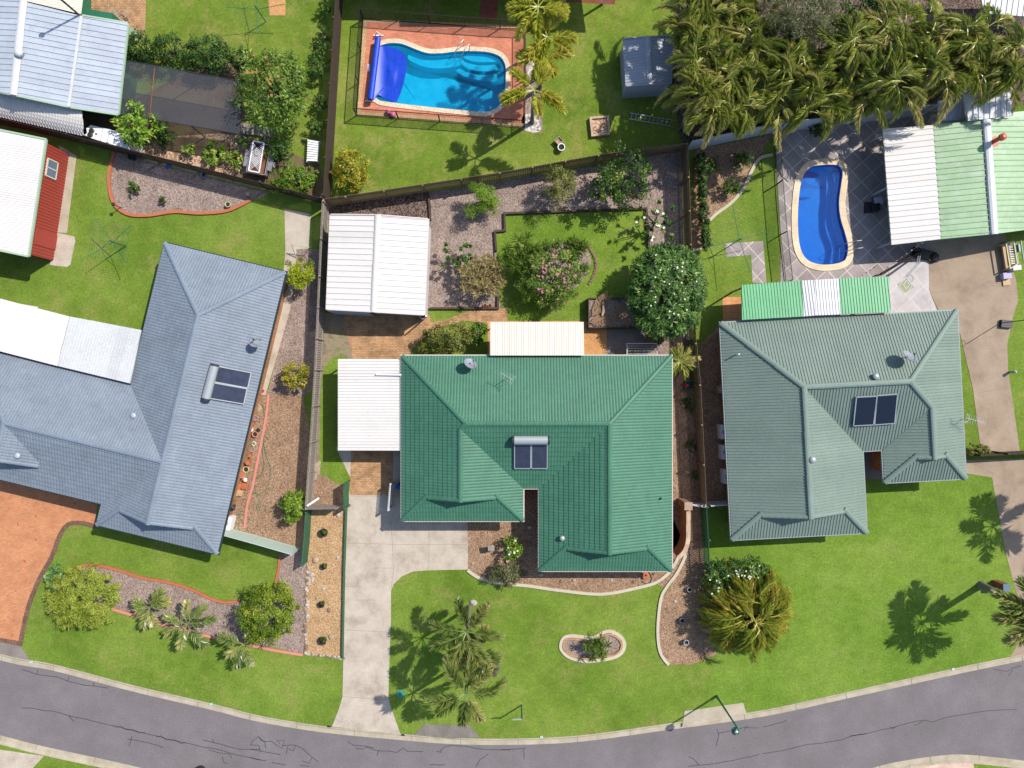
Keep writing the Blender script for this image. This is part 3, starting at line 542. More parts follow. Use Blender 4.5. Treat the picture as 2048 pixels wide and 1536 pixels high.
class House:
    def __init__(s, name, label, T, kind, m_roof, m_cap, m_gut, m_wall='brick', cat='house'):
        s.T, s.kind = T, kind; s.roof = MB(); s.cap = MB(); s.gut = MB(); s.wall = MB(); s.gabs = []; s.m = (m_roof, m_cap, m_gut, m_wall)
        s.root = thing(name, label, cat, T(0, 0, 0)); s.planes = {}
    def V(s, pts): return [s.T(*p) for p in pts]
    def face(s, key, e0, e1, *polys):
        ps = [s.V(p) for p in polys]; roof_face(s.roof, ps, s.T(*e0), s.T(*e1), s.kind)
        n = newell(ps[0]); s.planes[key] = (ps[0][0], n if n.z > 0 else -n)
    def caps(s, *prs):
        for a, b in prs: cap(s.cap, s.T(*a), s.T(*b), .15 if s.kind == 'tile' else .18, .42 if s.kind == 'tile' else 2.4)
    def dutch(s, xa, xb, y0, yg, e, hg, xr, hr, d, ov):
        """low hip with a small gable over it, facing -y"""
        s.face('hip%g' % xa, (xa, y0, e), (xb, y0, e), [(xa, y0, e), (xb, y0, e), (xb - d, yg, hg), (xa + d, yg, hg)])
        yy = yg + .03
        s.gabs.append(MB().add(s.V([(xa + d, yy, hg), (xb - d, yy, hg), (xr, yy, hr)]), [(0, 1, 2)]))
        s.caps(((xa, y0, e), (xa + d, yg, hg)), ((xb, y0, e), (xb - d, yg, hg)))
        for q in (xa + d, xb - d): cap(s.cap, s.T(q, yg - ov + .1, hg), s.T(xr, yg - ov + .1, hr), .12, .42)
    def finish(s, outline, e, over=.5):
        o = s.V(outline); s.gut.prism(inset(o, -.09), e - .16, e - .005)
        s.wall.prism(inset(o, over), -.05, e - .17)
        s.gut.build('gutter', s.m[2], s.root); s.roof_o = s.roof.build('roof', s.m[0], s.root); s.cap.build('ridge_cap', s.m[1], s.roof_o)
        for q in s.gabs: q.build('gable', s.m[1], s.root)
        s.wall.build('wall', s.m[3], s.root)
    def at(s, key, a, b): return on_plane(a, b, *s.planes[key])
def vent(parent, p, mat='steel', r=.16, h=.32, name='roof_vent'):
    m = MB(); m.lathe(p, [(r * .75, -.1), (r * .75, h * .4), (r, h * .5), (r * 1.1, h * .75), (r * .8, h * .95), (r * .3, h * 1.05)], 14); return m.build(name, mat, parent, smooth_=True)
def add_window(house, a, b, z0, z1, name='window'):
    """a window let into a wall: A and B are its foot corners on the wall face"""
    a, b = Vector((a[0], a[1], z0)), Vector((b[0], b[1], z0)); up = Vector((0, 0, z1 - z0)); t = (b - a).normalized() * .03; f = MB()
    for p, q in ((a, b), (a + up, b + up), (a, a + up), (b, b + up), ((a + b) / 2, (a + b) / 2 + up)): f.bar(p, q, .06, .06, (0, 0, 1) if abs((q - p).z) < .01 else t)
    fo = f.build(name, 'wht', house.root); gl = MB(); gl.bar(a + up / 2, b + up / 2, .02, (z1 - z0) - .05); gl.build('pane', 'glass', fo)
def L_house(name, label, T, x0, x1, x2, yn, ym, yl, yr, e, s, d, kind, mats, ov=.28):
    """two street-facing wings joined by a cross ridge; the second wing is as wide as the body is deep"""
    h = House(name, label, T, kind, *mats)
    hd = (yn - ym) / 2; aL = (x1 - x0) / 2; x3 = x2 + 2 * hd; xL = (x0 + x1) / 2; xR = x2 + hd; yR = ym + hd; xA = x0 + hd; yB = ym + aL
    hM = e + s * hd; hL = e + s * aL; hg = e + s * d; gl, gr = yl + d, yr + d; z = lambda k: e + s * k
    h.face('N', (x3, yn, e), (x0, yn, e), [(x0, yn, e), (x3, yn, e), (xR, yR, hM), (xA, yR, hM)])
    h.face('W', (x0, yn, e), (x0, yl, e), [(x0, yn, e), (x0 + d, yn - d, hg), (x0 + d, gl, hg), (x0, yl, e)], [(x0 + d, yn - d, hg), (xA, yR, hM), (xL, yB, hL), (x0 + d, yB, hg)], [(x0 + d, yB, hg), (xL, yB, hL), (xL, gl - ov, hL), (x0 + d, gl - ov, hg)])
    h.face('E1', (x1, yl, e), (x1, ym, e), [(x1, ym, e), (x1, yl, e), (x1 - d, gl, hg), (x1 - d, ym + d, hg)], [(x1 - d, ym + d, hg), (x1 - d, gl - ov, hg), (xL, gl - ov, hL), (xL, yB, hL)])
    h.face('S', (x1, ym, e), (x2, ym, e), [(x1, ym, e), (x2, ym, e), (xR, yR, hM), (xA, yR, hM), (xL, yB, hL)])
    h.face('W2', (x2, ym, e), (x2, yr, e), [(x2, ym, e), (x2 + d, ym + d, hg), (x2 + d, gr, hg), (x2, yr, e)], [(x2 + d, ym + d, hg), (xR, yR, hM), (xR, gr - ov, hM), (x2 + d, gr - ov, hg)])
    h.face('E', (x3, yr, e), (x3, yn, e), [(x3, yn, e), (x3, yr, e), (x3 - d, gr, hg), (x3 - d, yn - d, hg)], [(x3 - d, yn - d, hg), (x3 - d, gr - ov, hg), (xR, gr - ov, hM), (xR, yR, hM)])
    h.dutch(x0, x1, yl, gl, e, hg, xL, hL, d, ov); h.dutch(x2, x3, yr, gr, e, hg, xR, hM, d, ov)
    h.caps(((x0, yn, e), (xA, yR, hM)), ((xA, yR, hM), (xR, yR, hM)), ((x3, yn, e), (xR, yR, hM)), ((xA, yR, hM), (xL, yB, hL)), ((xL, yB, hL), (xL, gl - ov, hL)), ((xR, yR, hM), (xR, gr - ov, hM)))
    h.finish([(x0, yn, e), (x0, yl, e), (x1, yl, e), (x1, ym, e), (x2, ym, e), (x2, yr, e), (x3, yr, e), (x3, yn, e)], e)
    return h
EV = 2.4
ident = lambda x, y, z: Vector((x, y, z))
gx0, gx1, gx2 = X(804, EV), X(1046, EV), X(1079, EV); gyn, gym, gyl, gyr = Y(712, EV), Y(976, EV), Y(1041, EV), Y(1141, EV)
HG = L_house('green_house', 'house with a bright green tiled roof and pale gutters beside the white carport', ident, gx0, gx1, gx2, gyn, gym, gyl, gyr, EV, .44, 1.75, 'tile', ('tileg', 'capg', 'gut', 'brick'))
vent(HG.roof_o, HG.at('W2', 1124, 1075)); vent(HG.roof_o, HG.at('E', 1321, 996), 'gpole', .07, .3)
wy = gyl + .5; add_window(HG, (gx0 + 1.2, wy), (gx0 + 6.2, wy), .05, 2.05, 'garage_door'); wy = gyr + .5; add_window(HG, (gx2 + 2, wy), (gx2 + 4.4, wy), .8, 2.0); add_window(HG, (gx2 + 5.3, wy), (gx2 + 7, wy), .8, 2.0)
# east house: the same plan mirrored and turned three degrees
ang = math.radians(3.0); org = P(1441, 646, EV); ca, sa = math.cos(ang), math.sin(ang)
W_E = 15.12
def TE(x, y, z): xx = W_E - x; return Vector((org.x + ca * xx - sa * y, org.y + sa * xx + ca * y, z))
HE = L_house('steel_roofed_house', 'house with a dull dark green ribbed steel roof carrying flat solar panels', TE, 0, 5.2, 6.5, 0, -8.62, -10.72, -13.85, EV, .44, 1.75, 'sheet', ('sheetd', 'capd', 'gutb', 'brick'))
vent(HE.roof_o, HE.at('N', 1748, 753), 'steel', .19, .34); vent(HE.roof_o, HE.at('W2', 1622, 919), 'steel', .2, .34)
mm = MB(); p = HE.at('E', 1472, 709); mm.tube([p, p + Vector((0, 0, .6))], .045, 8); mm.build('vent_pipe', 'wht', HE.roof_o)
# west house, turned 13.6 degrees the other way
ab = math.radians(-13.6); ob = P(330, 486, EV); cb, sb = math.cos(ab), math.sin(ab)
def TB(x, y, z): return Vector((ob.x + cb * x - sb * y, ob.y + sb * x + cb * y, z))
HB = House('blue_grey_house', 'house with a large blue-grey tiled roof set at an angle beside the row of pots', TB, 'tile', 'tileb', 'capb', 'gutd')
def blue():
    h = HB; e, s, d, ov = EV, .44, 1.62, .28; wv = 7.92; a = wv / 2; yS = -18.5; hM = e + s * a; hg = e + s * d; g0 = yS + d
    yt, yb = -9.28, -17.12; b = (yt - yb) / 2; yr = (yt + yb) / 2; xe = -6.06 - b
    h.face('N', (wv, 0, e), (0, 0, e), [(0, 0, e), (wv, 0, e), (a, -a, hM)])
    h.face('E', (wv, yS, e), (wv, 0, e), [(wv, 0, e), (wv, yS, e), (wv - d, g0, hg), (wv - d, -d, hg)], [(wv - d, -d, hg), (wv - d, g0 - ov, hg), (a, g0 - ov, hM), (a, -a, hM)])
    h.face('W', (0, 0, e), (0, yt, e), [(0, 0, e), (a, -a, hM), (a, yt - b, hM), (0, yt, e)])
    h.face('Wb', (0, yb, e), (0, yS, e), [(0, yb, e), (d, yb + d, hg), (d, g0, hg), (0, yS, e)], [(d, yb + d, hg), (a, yr, hM), (a, g0 - ov, hM), (d, g0 - ov, hg)])
    h.face('WN', (0, yt, e), (xe, yt, e), [(0, yt, e), (a, yr, hM), (-6.06, yr, hM), (xe, yt, e)])
    h.face('WS', (xe, yb, e), (0, yb, e), [(xe, yb, e), (0, yb, e), (a, yr, hM), (-6.06, yr, hM)])
    h.face('WW', (xe, yt, e), (xe, yb, e), [(xe, yt, e), (xe, yb, e), (-6.06, yr, hM)])
    h.dutch(0, wv, yS, g0, e, hg, a, hM, d, ov)
    k = 2.1; xc = -6.06; hz = hM - s * k; yf = yr - k                     # little gable on the street side
    h.face('DE', (xc + k, yf - .3, hz), (xc + k, yf, hz), [(xc, yr, hM), (xc + k, yf, hz), (xc + k, yf - .3, hz), (xc, yf - .3, hM)]); h.face('DW', (xc - k, yf, hz), (xc - k, yf - .3, hz), [(xc, yr, hM), (xc, yf - .3, hM), (xc - k, yf - .3, hz), (xc - k, yf, hz)])
    for q in (xc - k, xc + k): cap(h.cap, h.T(q, yf - .22, hz), h.T(xc, yf - .22, hM), .12)
    h.gabs.append(MB().add(h.V([(xc - k, yf, hz), (xc + k, yf, hz), (xc, yf, hM)]), [(0, 1, 2)]))
    h.caps(((0, 0, e), (a, -a, hM)), ((wv, 0, e), (a, -a, hM)), ((a, -a, hM), (a, g0 - ov, hM)), ((a, yr, hM), (xc, yr, hM)), ((xc, yr, hM), (xe, yt, e)), ((xc, yr, hM), (xe, yb, e)), ((xc, yr, hM), (xc, yf - .3, hM)))
    h.finish([(0, 0, e), (0, yt, e), (xe, yt, e), (xe, yb, e), (0, yb, e), (0, yS, e), (wv, yS, e), (wv, 0, e)], e)
blue()
vent(HB.roof_o, HB.at('WN', 269, 831), 'zinc', .17, .22); vent(HB.roof_o, HB.at('DE', 38, 911), 'zinc', .17, .22)
# ---------------------------------------------------------------- sheet-roofed buildings
def slab_roof(mb, quad, kind, e=(0, 1)): roof_face(mb, [quad], quad[e[0]], quad[e[1]], kind, .015)
def under(mb, quad, t=.07, drop=.01):
    vs = [q - Vector((0, 0, drop)) for q in quad] + [q - Vector((0, 0, drop + t)) for q in quad]
    if newell(quad).z < 0: vs = [vs[i] for i in (3, 2, 1, 0, 7, 6, 5, 4)]
    mb.add(vs, [(0, 1, 2, 3), (7, 6, 5, 4)] + [(i, 4 + i, 4 + (i + 1) % 4, (i + 1) % 4) for i in range(4)])
def awning(name, label, cat, quads, posts=(), edge='gut', pmat='wht', e=(0, 1), pw=.09, kind='sheet'):
    """an open roof: QUADS is (material, corners in photo pixels with heights)"""
    q0 = [P(*c) for c in quads[0][1]]; c = sum(q0, Vector()) / 4
    t = thing(name, label, cat, (c.x, c.y, 0))
    for mat, cs in quads:
        q = [P(*k) for k in cs]; r = MB(); slab_roof(r, q, kind, e); r.build('roof_sheet', mat, t)
    u = MB()
    for mat, cs in quads: under(u, [P(*k) for k in cs])
    u.build('roof_frame', edge, t)
    for a, b, h in posts:
        m = MB(); p = P(a, b, h); m.box((p.x, p.y, (h - .1) / 2), (pw, pw, h - .1)); m.build('post', pmat, t)
    return t
awning('carport', 'open carport under a flat white steel roof, joined to the green house', 'carport', [('cream', [(676, 718, 2.15), (676, 901, 2.15), (802, 901, 2.25), (802, 718, 2.25)])], [(682, 724, 2.1), (682, 895, 2.1), (682, 808, 2.1)], e=(0, 1))
m = MB(); m.tube([P(752, 749, 2.34), P(803, 750, 2.4)], .06, 8); tag(m.build('downpipe', 'wht'), 'white plastic pipe lying across the carport roof', 'pipe')
awning('patio_cover', 'cream ribbed patio roof behind the green house, over tan pavers', 'patio cover', [('ivory', [(980, 711, 2.75), (1168, 711, 2.75), (1167, 644, 2.5), (980, 644, 2.5)])], [(984, 648, 2.5), (1164, 648, 2.5), (1075, 648, 2.5)], kind='corr')
awning('patio_cover', 'long white patio roof with a clear sheet end, joined to the blue-grey house', 'patio cover', [('cream', [(-60, 687, 2.75), (115, 732, 2.75), (139, 633, 2.5), (-36, 588, 2.5)]), ('trans', [(116, 732, 2.75), (261, 767, 2.75), (283, 660, 2.5), (140, 633, 2.5)])], [(275, 664, 2.5), (140, 636, 2.5), (20, 606, 2.5)], edge='gutb')
awning('patio_cover', 'bright green patio roof with white sheets in its middle, behind the steel-roofed house', 'patio cover', [('gsheet', [(1484, 640, 2.75), (1607, 633, 2.75), (1603, 561, 2.5), (1483, 570, 2.5)]), ('trans', [(1607.5, 633, 2.75), (1632, 631, 2.75), (1628, 560, 2.5), (1603.5, 561, 2.5)]), ('white', [(1632.5, 631, 2.75), (1681, 629, 2.75), (1677, 557, 2.5), (1628.5, 560, 2.5)]), ('gsheet', [(1681.5, 629, 2.75), (1781, 624, 2.75), (1777, 553, 2.5), (1677.5, 557, 2.5)])], [(1489, 574, 2.5), (1772, 558, 2.5), (1630, 565, 2.5)], edge='gpole', pmat='gpole')
# garage with a low gable
def gable_shed(name, label, cat, eaveL, eaveR, ridge, kind, m_roof, m_wall, m_trim, over=.12, m_cap=None, split=None):
    """eaveL/eaveR/ridge: two (px,py,h) ends each, far end first"""
    L, R_, K = [[P(*q) for q in s] for s in (eaveL, eaveR, ridge)]
    c = (L[0] + L[1] + R_[0] + R_[1]) / 4; t = thing(name, label, cat, (c.x, c.y, 0))
    r = MB(); roof_face(r, [[L[0], L[1], K[1], K[0]]], L[0], L[1], kind); roof_face(r, [[R_[1], R_[0], K[0], K[1]]], R_[1], R_[0], kind)
    ro = r.build('roof', m_roof, t); k = MB(); cap(k, K[0], K[1], .19, 3); k.build('ridge_cap', m_cap or m_roof, ro)
    wl = MB(); o = inset([L[0], L[1], R_[1], R_[0]], over); n = newell([L[0], L[1], R_[1], R_[0]]); zt = min(q.z for q in L + R_) - .06
    wl.prism(o, -.05, zt)
    for i, j, kk in ((0, 3, K[0]), (1, 2, K[1])):
        a, b = Vector((o[i].x, o[i].y, zt)), Vector((o[j].x, o[j].y, zt)); mid = (a + b) / 2; wl.add([a, b, Vector((mid.x, mid.y, kk.z - .08))], [(0, 1, 2)])
    wl.build('wall', m_wall, t); g_ = MB()
    for a, b in ((L[0], L[1]), (R_[0], R_[1])): g_.bar(a - Vector((0, 0, .03)), b - Vector((0, 0, .03)), .11, .1)
    for a, b in ((L[0], K[0]), (K[0], R_[0]), (L[1], K[1]), (K[1], R_[1])): g_.bar(a + (b - a) * .01 + Vector((0, 0, .035)), b - (b - a) * .01 + Vector((0, 0, .035)), .07, .1)
    g_.build('gutter', m_trim, t); return t
ga = gable_shed('garage', 'white steel garage with a low gabled ribbed roof in the corner by the grey fence', 'garage', [(661, 429, 2.5), (653, 619, 2.5)], [(857, 438, 2.5), (849, 630, 2.5)], [(756, 430, 2.82), (747, 624, 2.82)], 'pan', 'cream', 'white', 'gut')
mm = MB()
for a in (672, 764): mm.bar(P(a, 628, .02) + Vector((0, 0, 1.05)), P(a + 78, 632, .02) + Vector((0, 0, 1.05)), .06, 2.1)
mm.build('roller_door', 'zinc', ga); mm = MB(); mm.tube([P(852, 632, 2.4), P(853, 634, .05)], .05, 8); mm.build('downpipe', 'wht', ga)
mm = MB(); mm.lathe(P(847, 634, 0), [(.19, 0), (.19, .5), (.15, .5), (.15, .1)], 14); tag(mm.build('pipe_drum', 'wht'), 'small round white drum at the corner of the white garage', 'drum')
sh = gable_shed('garden_shed', 'small grey steel garden shed half shaded by the palm grove', 'shed', [(1247, 78, 2.0), (1253, 173, 2.0)], [(1346, 72, 2.0), (1342, 167, 2.0)], [(1296, 74, 2.3), (1299, 169, 2.3)], 'sheet', 'greyshed', 'greyshed', 'greyshed', .06)
# east shed: cream strip, green roof, two slopes
def east_shed():
    t = thing('big_shed', 'long pale green steel shed with a cream front strip beside the blue pool', 'shed', P(1960, 360))
    h0, h1 = 2.0, 2.8
    A = [P(1765, 258, h0), P(1783, 490, h0), P(1882, 478, 2.37), P(1866, 250, 2.37)]; B = [P(1866.5, 250, 2.375), P(1882.5, 478, 2.375), P(1988, 468, h1), P(1972, 240, h1)]
    Cc = [P(1988, 468, h1), P(2110, 452, 2.2), P(2098, 228, 2.2), P(1972, 240, h1)]
    r = MB(); slab_roof(r, A, 'pan'); r.build('roof_sheet', 'cream', t); r = MB(); slab_roof(r, B, 'pan'); roof_face(r, [Cc], Cc[1], Cc[2], 'pan', .015); ro = r.build('roof', 'pgsheet', t)
    k = MB(); cap(k, Cc[3], Cc[0], .26, 4); k.build('ridge_cap', 'white', ro)
    u = MB()
    for q in (A, B): under(u, q, .1)
    under(u, [Cc[0], Cc[1], Cc[2], Cc[3]], .1); u.build('gutter', 'pgreen', t)
    wl = MB(); wl.prism([P(1856, 484), P(2105, 452), P(2090, 238), P(1842, 262)], -.05, 2.05); wl.build('wall', 'pgreen', t)
    for a, b in ((1771, 264), (1775, 375), (1782, 486)):
        m = MB(); p = P(a, b, h0); m.box((p.x, p.y, (h0 - .12) / 2), (.1, .1, h0 - .12)); m.build('post', 'zinc', t)
    p = on_plane(1985, 284, Cc[0], newell(Cc)); m = MB(); m.lathe(p, [(.14, -.2), (.14, .75), (.22, .78), (.22, .98), (.1, 1.08)], 14); m.box(p + Vector((0, 0, .03)), (.6, .6, .05), .3); m.build('flue', 'redflue', ro, smooth_=False)
    return t
east_shed()
awning('lean_to', 'pale corrugated lean-to roof in palm shade behind the long green shed', 'lean-to', [('zinc', [(1876, 242, 2.2), (1930, 239, 2.2), (1928, 196, 2.5), (1876, 202, 2.5)])], [(1880, 238, 2.1), (1880, 206, 2.2)], kind='pan')
awning('lean_to', 'white ribbed lean-to roof streaked by palm shadows at the end of the long green shed', 'lean-to', [('white', [(1936, 242, 2.9), (2026, 231, 2.9), (2020, 180, 3.2), (1926, 188, 3.2)])], [(1942, 238, 2.8), (2018, 228, 2.8)], kind='pan')
m = MB(); m.bar(P(1830, 226, .3), P(1860, 228, .5), 1.3, .05, (0, -.6, 1)); tag(m.build('leaning_board', 'ltgreyp'), 'flat grey board leaning on rubble beside the pale panel fence', 'board')
# north-west house and its annexes
def nw_house():
    t = thing('zinc_roofed_house', 'house with a pale grey zinc sheet roof beside the black shade cloth', 'house', P(90, 120))
    e = 2.6; r = MB()
    K0, K1 = P(54, -60, 3.4), P(27, 190, 3.4); R0, R1 = P(176, -40, 3.02), P(138, 214, 3.02); L0, L1 = P(-110, -70, 2.9), P(-130, 160, 2.9)
    roof_face(r, [[R1, P(162, 32, 3.02), P(42, 2, 3.4), K1]], R1, R0, 'pan'); roof_face(r, [[L0, L1, K1, K0]], L0, L1, 'pan')
    Q = [P(237, 229, 2.5), P(257, 47, 2.5), P(164, 33, 2.95), P(140, 214, 2.95)]; roof_face(r, [Q], Q[0], Q[1], 'pan')
    ro = r.build('roof', 'zinc', t); k = MB(); cap(k, K0, K1, .24, 4); k.bar(R1 + Vector((0, 0, .03)), P(163, 32, 3.05), .16, .07); k.build('ridge_cap', 'white', ro)
    r = MB(); Q2 = [P(163, 29, 3.05), P(172, -50, 3.05), P(48, -50, 3.45), P(42, 0, 3.45)]; roof_face(r, [Q2], Q2[0], Q2[1], 'corr'); r.build('roof_sheet', 'ivory', t)
    gt = MB(); gt.bar(Q[0] - Vector((0, 0, .02)), Q[1] - Vector((0, 0, .02)), .1, .12); gt.bar(P(140, 215, 2.93), P(237, 230, 2.47), .1, .12); gt.bar(P(256, 46, 2.47), P(165, 31, 2.92), .1, .12); gt.bar(K1 + Vector((0, 0, -.05)), R1 + Vector((0, 0, -.05)), .1, .14); gt.bar(K1 + Vector((0, 0, -.05)), L1 + Vector((0, 0, -.05)), .1, .14); gt.build('gutter', 'pgreen', t)
    wl = MB(); wl.prism([P(-90, 165), P(148, 224), P(250, 236), P(266, 64), P(182, 50), P(184, -40), P(-80, -60)], -.05, 2.35); wl.build('wall', 'gpole', t)
    vent(ro, on_plane(44, 110, K0, newell([R1, R0, K0])), 'white', .24, .45)
    return ro
nwr = nw_house()
m = MB(); a = P(162, 33, 2.9); m.tube([a, a + Vector((0, 0, 3.4))], .06, 8); m.box(a + Vector((0, 0, 3.45)), (.22, .22, .2)); tag(m.build('roof_mast', 'dk'), 'slim dark mast standing at the edge of the zinc roof', 'mast')
def curved_awning():
    t = thing('curved_awning', 'curved white corrugated awning hung below the zinc roof', 'awning', P(80, 235)); r = MB(); n = 7
    for i in range(n):
        a0, a1 = i / n, (i + 1) / n; zz_ = lambda a: 2.55 - .75 * a * a
        A0, A1, B1, B0 = P(-60 , 172 + 48 * a0, zz_(a0)), P(-60, 172 + 48 * a1, zz_(a1)), P(164 + 3.5 * math.sin(a1 * 2), 222 + 50 * a1, zz_(a1)), P(164 + 3.5 * math.sin(a0 * 2), 222 + 50 * a0, zz_(a0))
        roof_face(r, [[A1, B1, B0, A0]], A1, B1, 'sheet', .01)
    r.build('roof_sheet', 'cream', t)
    for a, b in ((158, 264), (40, 240)):
        m = MB(); p = P(a, b, 1.7); m.box((p.x, p.y, .85), (.07, .07, 1.7)); m.build('post', 'gut', t)
curved_awning()
# red-walled shed
def red_shed():
    t = thing('red_walled_shed', 'shed with red steel walls, a white sheet roof and a small window', 'shed', P(40, 390))
    A = [P(58, 513, 2.5), P(93, 279, 2.5), P(-120, 236, 2.9), P(-150, 470, 2.9)]
    r = MB(); roof_face(r, [A], A[0], A[1], 'corr'); r.build('roof', 'cream', t); gt = MB(); under(gt, A, .1)
    for i in range(4): gt.bar(A[i] + Vector((0, 0, .01)), A[(i + 1) % 4] * .998 + A[i] * .002 + Vector((0, 0, .01)), .12, .13)
    gt.build('gutter', 'pgreen', t)
    o = inset(A, .16); wl = MB(); wl.prism(o, -.02, 2.42); a, b = o[0], o[1]; dn = (b - a).normalized(); out = Vector((dn.y, -dn.x, 0)); L = (b - a).length
    k = int(L / .2)
    for i in range(k): p = a + dn * (i + .5) * .2 + out * .012; wl.bar((p.x, p.y, .02), (p.x, p.y, 2.4), .05, .03, out)
    wl.build('wall', 'red', t)
    c = a.lerp(b, .8) + out * .04; f = MB(); up = Vector((0, 0, 1)); hw = .55; z0, z1 = 1.0, 1.95
    p0, p1 = c - dn * hw, c + dn * hw
    for q0, q1 in (((p0.x, p0.y, z0), (p1.x, p1.y, z0)), ((p0.x, p0.y, z1), (p1.x, p1.y, z1)), ((p0.x, p0.y, z0), (p0.x, p0.y, z1)), ((p1.x, p1.y, z0), (p1.x, p1.y, z1)), ((c.x, c.y, z0), (c.x, c.y, z1))): f.bar(q0, q1, .08, .08, out)
    fo = f.build('window', 'ivory', t); gl = MB(); gl.bar((p0.x, p0.y, (z0 + z1) / 2), (p1.x, p1.y, (z0 + z1) / 2), .03, z1 - z0 - .06); gl.build('pane', 'glass', fo)
    dr = MB(); q = a.lerp(b, .1) + out * .03; q2 = a.lerp(b, .24) + out * .03; dr.bar((q.x, q.y, 1.02), (q2.x, q2.y, 1.02), .05, 2.0); dr.build('door', 'red', t)
red_shed()
# the house beyond the north edge, known by its shadow and the terrace posts
def north_house():
    t = thing('verandah_house', 'house north of the pool with pale posts along its paved terrace', 'house', P(900, -150))
    m = MB(); m.prism([P(712, -110), P(960, -110), P(960, -48), P(850, -48), P(850, -64), P(712, -64)], 0, 2.5); m.build('wall', 'brick', t)
    r = MB(); q = [P(705, -40, 2.6), P(845, -40, 2.6), P(845, -230, 3.6), P(705, -230, 3.6)]; slab_roof(r, q, 'pan'); under(r, q)
    q = [P(845, -26, 2.6), P(1135, -26, 2.6), P(1135, -230, 3.6), P(845, -230, 3.6)]; slab_roof(r, q, 'pan'); under(r, q)
    q = [P(1135, -14, 2.6), P(1238, -14, 2.6), P(1238, -230, 3.5), P(1135, -230, 3.5)]; slab_roof(r, q, 'pan'); under(r, q); r.build('roof', 'zinc', t)
    for a, b in ((1129, -4), (1206, 2)):
        m = MB(); p = P(a, b + 6); m.box((p.x, p.y, 1.25), (.12, .12, 2.5)); m.build('post', 'wht', t)
north_house()
awning('white_roofed_shed', 'white ribbed roof of a shed at the top corner behind the palms', 'shed', [('white', [(1968, 26, 2.5), (2130, 40, 2.5), (2130, -70, 2.8), (1950, -70, 2.8)])], [(1975, 20, 2.4), (2060, 25, 2.4)], kind='pan')
# ---------------------------------------------------------------- things on the roofs
def heater(name, label, pl, uax, tank, panels, cat='solar heater'):
    """tank: two axis ends in pixels (or None); panels: list of three corners (origin, along u, along v) in pixels"""
    o, n = pl; lift = n * .16; c = on_plane(*panels[0][0], o, n); t = thing(name, label, cat, c)
    if tank:
        a, b = (on_plane(*q, o, n) + n * .3 for q in tank); x = (b - a).normalized(); m = MB(); m.tube([a, a + x * .02, b - x * .02, b], [.24, .27, .27, .24], 18); tk = m.build('tank', 'steel', t, smooth_=False)
        MB().tube([b + x * .005, b + x * .12], .265, 18).build('end_cap', 'dk', tk); MB().tube([a - x * .1, a - x * .005], .265, 18).build('end_cap', 'dk', tk)
    for c0, c1, c2, gm in panels:
        A, B, D = (on_plane(*q, o, n) + lift for q in (c0, c1, c2)); E = B + D - A; m = MB()
        for p, q in ((A, B), (D, E)): m.bar(p, q, .06, .09, n)
        for p, q in ((A, D), (B, E)): m.bar(p + (q - p).normalized() * .035, q - (q - p).normalized() * .035, .06, .088, n)
        fr = m.build('panel_frame', 'steel', t); m = MB(); m.bar((A + D) / 2, (B + E) / 2, (D - A).length - .05, .05, n); m.build('collector_glass', gm, fr)
    for c0, c1, c2, gm in panels:
        for q in (c0, c1): p = on_plane(*q, o, n); MB().bar(p, p + lift * .8, .05, .05).build('bracket', 'steel', t)
    return t
heater('solar_water_heater', 'solar water heater with a silver tank above two dark panels, on the green tiled roof', HG.planes['S'], None, ((1028, 876), (1095, 876)), [((1029, 934), (1061, 934), (1029, 886), 'glassd'), ((1063, 934), (1094, 934), (1063, 886), 'glassd')])
heater('solar_water_heater', 'solar water heater with a white tank and streaked panels on the blue-grey roof', HB.planes['E'], None, ((429, 731), (412, 796)), [((435, 732), (502, 745), (428, 763), 'glassd'), ((427, 765), (494, 777), (420, 796), 'glassd')])
heater('solar_array', 'two flat solar panels without a tank on the dark green steel roof', HE.planes['S'], None, None, [((1704, 849), (1744, 847), (1710, 792), 'pv'), ((1746, 847), (1786, 844), (1751, 789), 'pv')], 'solar panel')
def dish(label, p, az, r=.42):
    t = thing('satellite_dish', label, 'satellite dish', p); d = Vector((math.cos(az) * .75, math.sin(az) * .75, .66)).normalized(); c = p + Vector((0, 0, .75)); a = d.orthogonal().normalized(); b = d.cross(a); m = MB(); vs = []; n = 20
    for k in range(5):
        rr = r * k / 4; vs += [c + d * (.28 * (k / 4) ** 2 * r) + (a * math.cos(2 * PI * j / n) + b * math.sin(2 * PI * j / n)) * max(rr, .01) for j in range(n)]
    fs = [(k * n + j, k * n + (j + 1) % n, (k + 1) * n + (j + 1) % n, (k + 1) * n + j) for k in range(4) for j in range(n)]
    m.add(vs, fs); m.add([v - d * .02 for v in vs], [f[::-1] for f in fs]); m.build('reflector', 'dish', t, smooth_=True)
    m = MB(); m.tube([p, p + Vector((0, 0, .6)), c - d * .03], .025, 6); m.build('mast', 'dk', t)
    m = MB(); m.tube([c - b * r, c + d * .42 - b * .1], .015, 5); m.box(c + d * .43 - b * .08, (.09, .09, .12)); m.build('feed_arm', 'dk', t)
    return t
MT['dish'] = plain('grey_dish', C(150, 154, 164), .5, var=.1)
dish('grey satellite dish at the rear edge of the green tiled roof', HG.at('N', 941, 730), 1.0, .42); dish('larger grey satellite dish on the dark green steel roof', HE.at('N', 1802, 716), 1.0, .48); dish('satellite dish at the edge of the blue-grey tiled roof', HB.at('E', 518, 690), 1.1, .34)
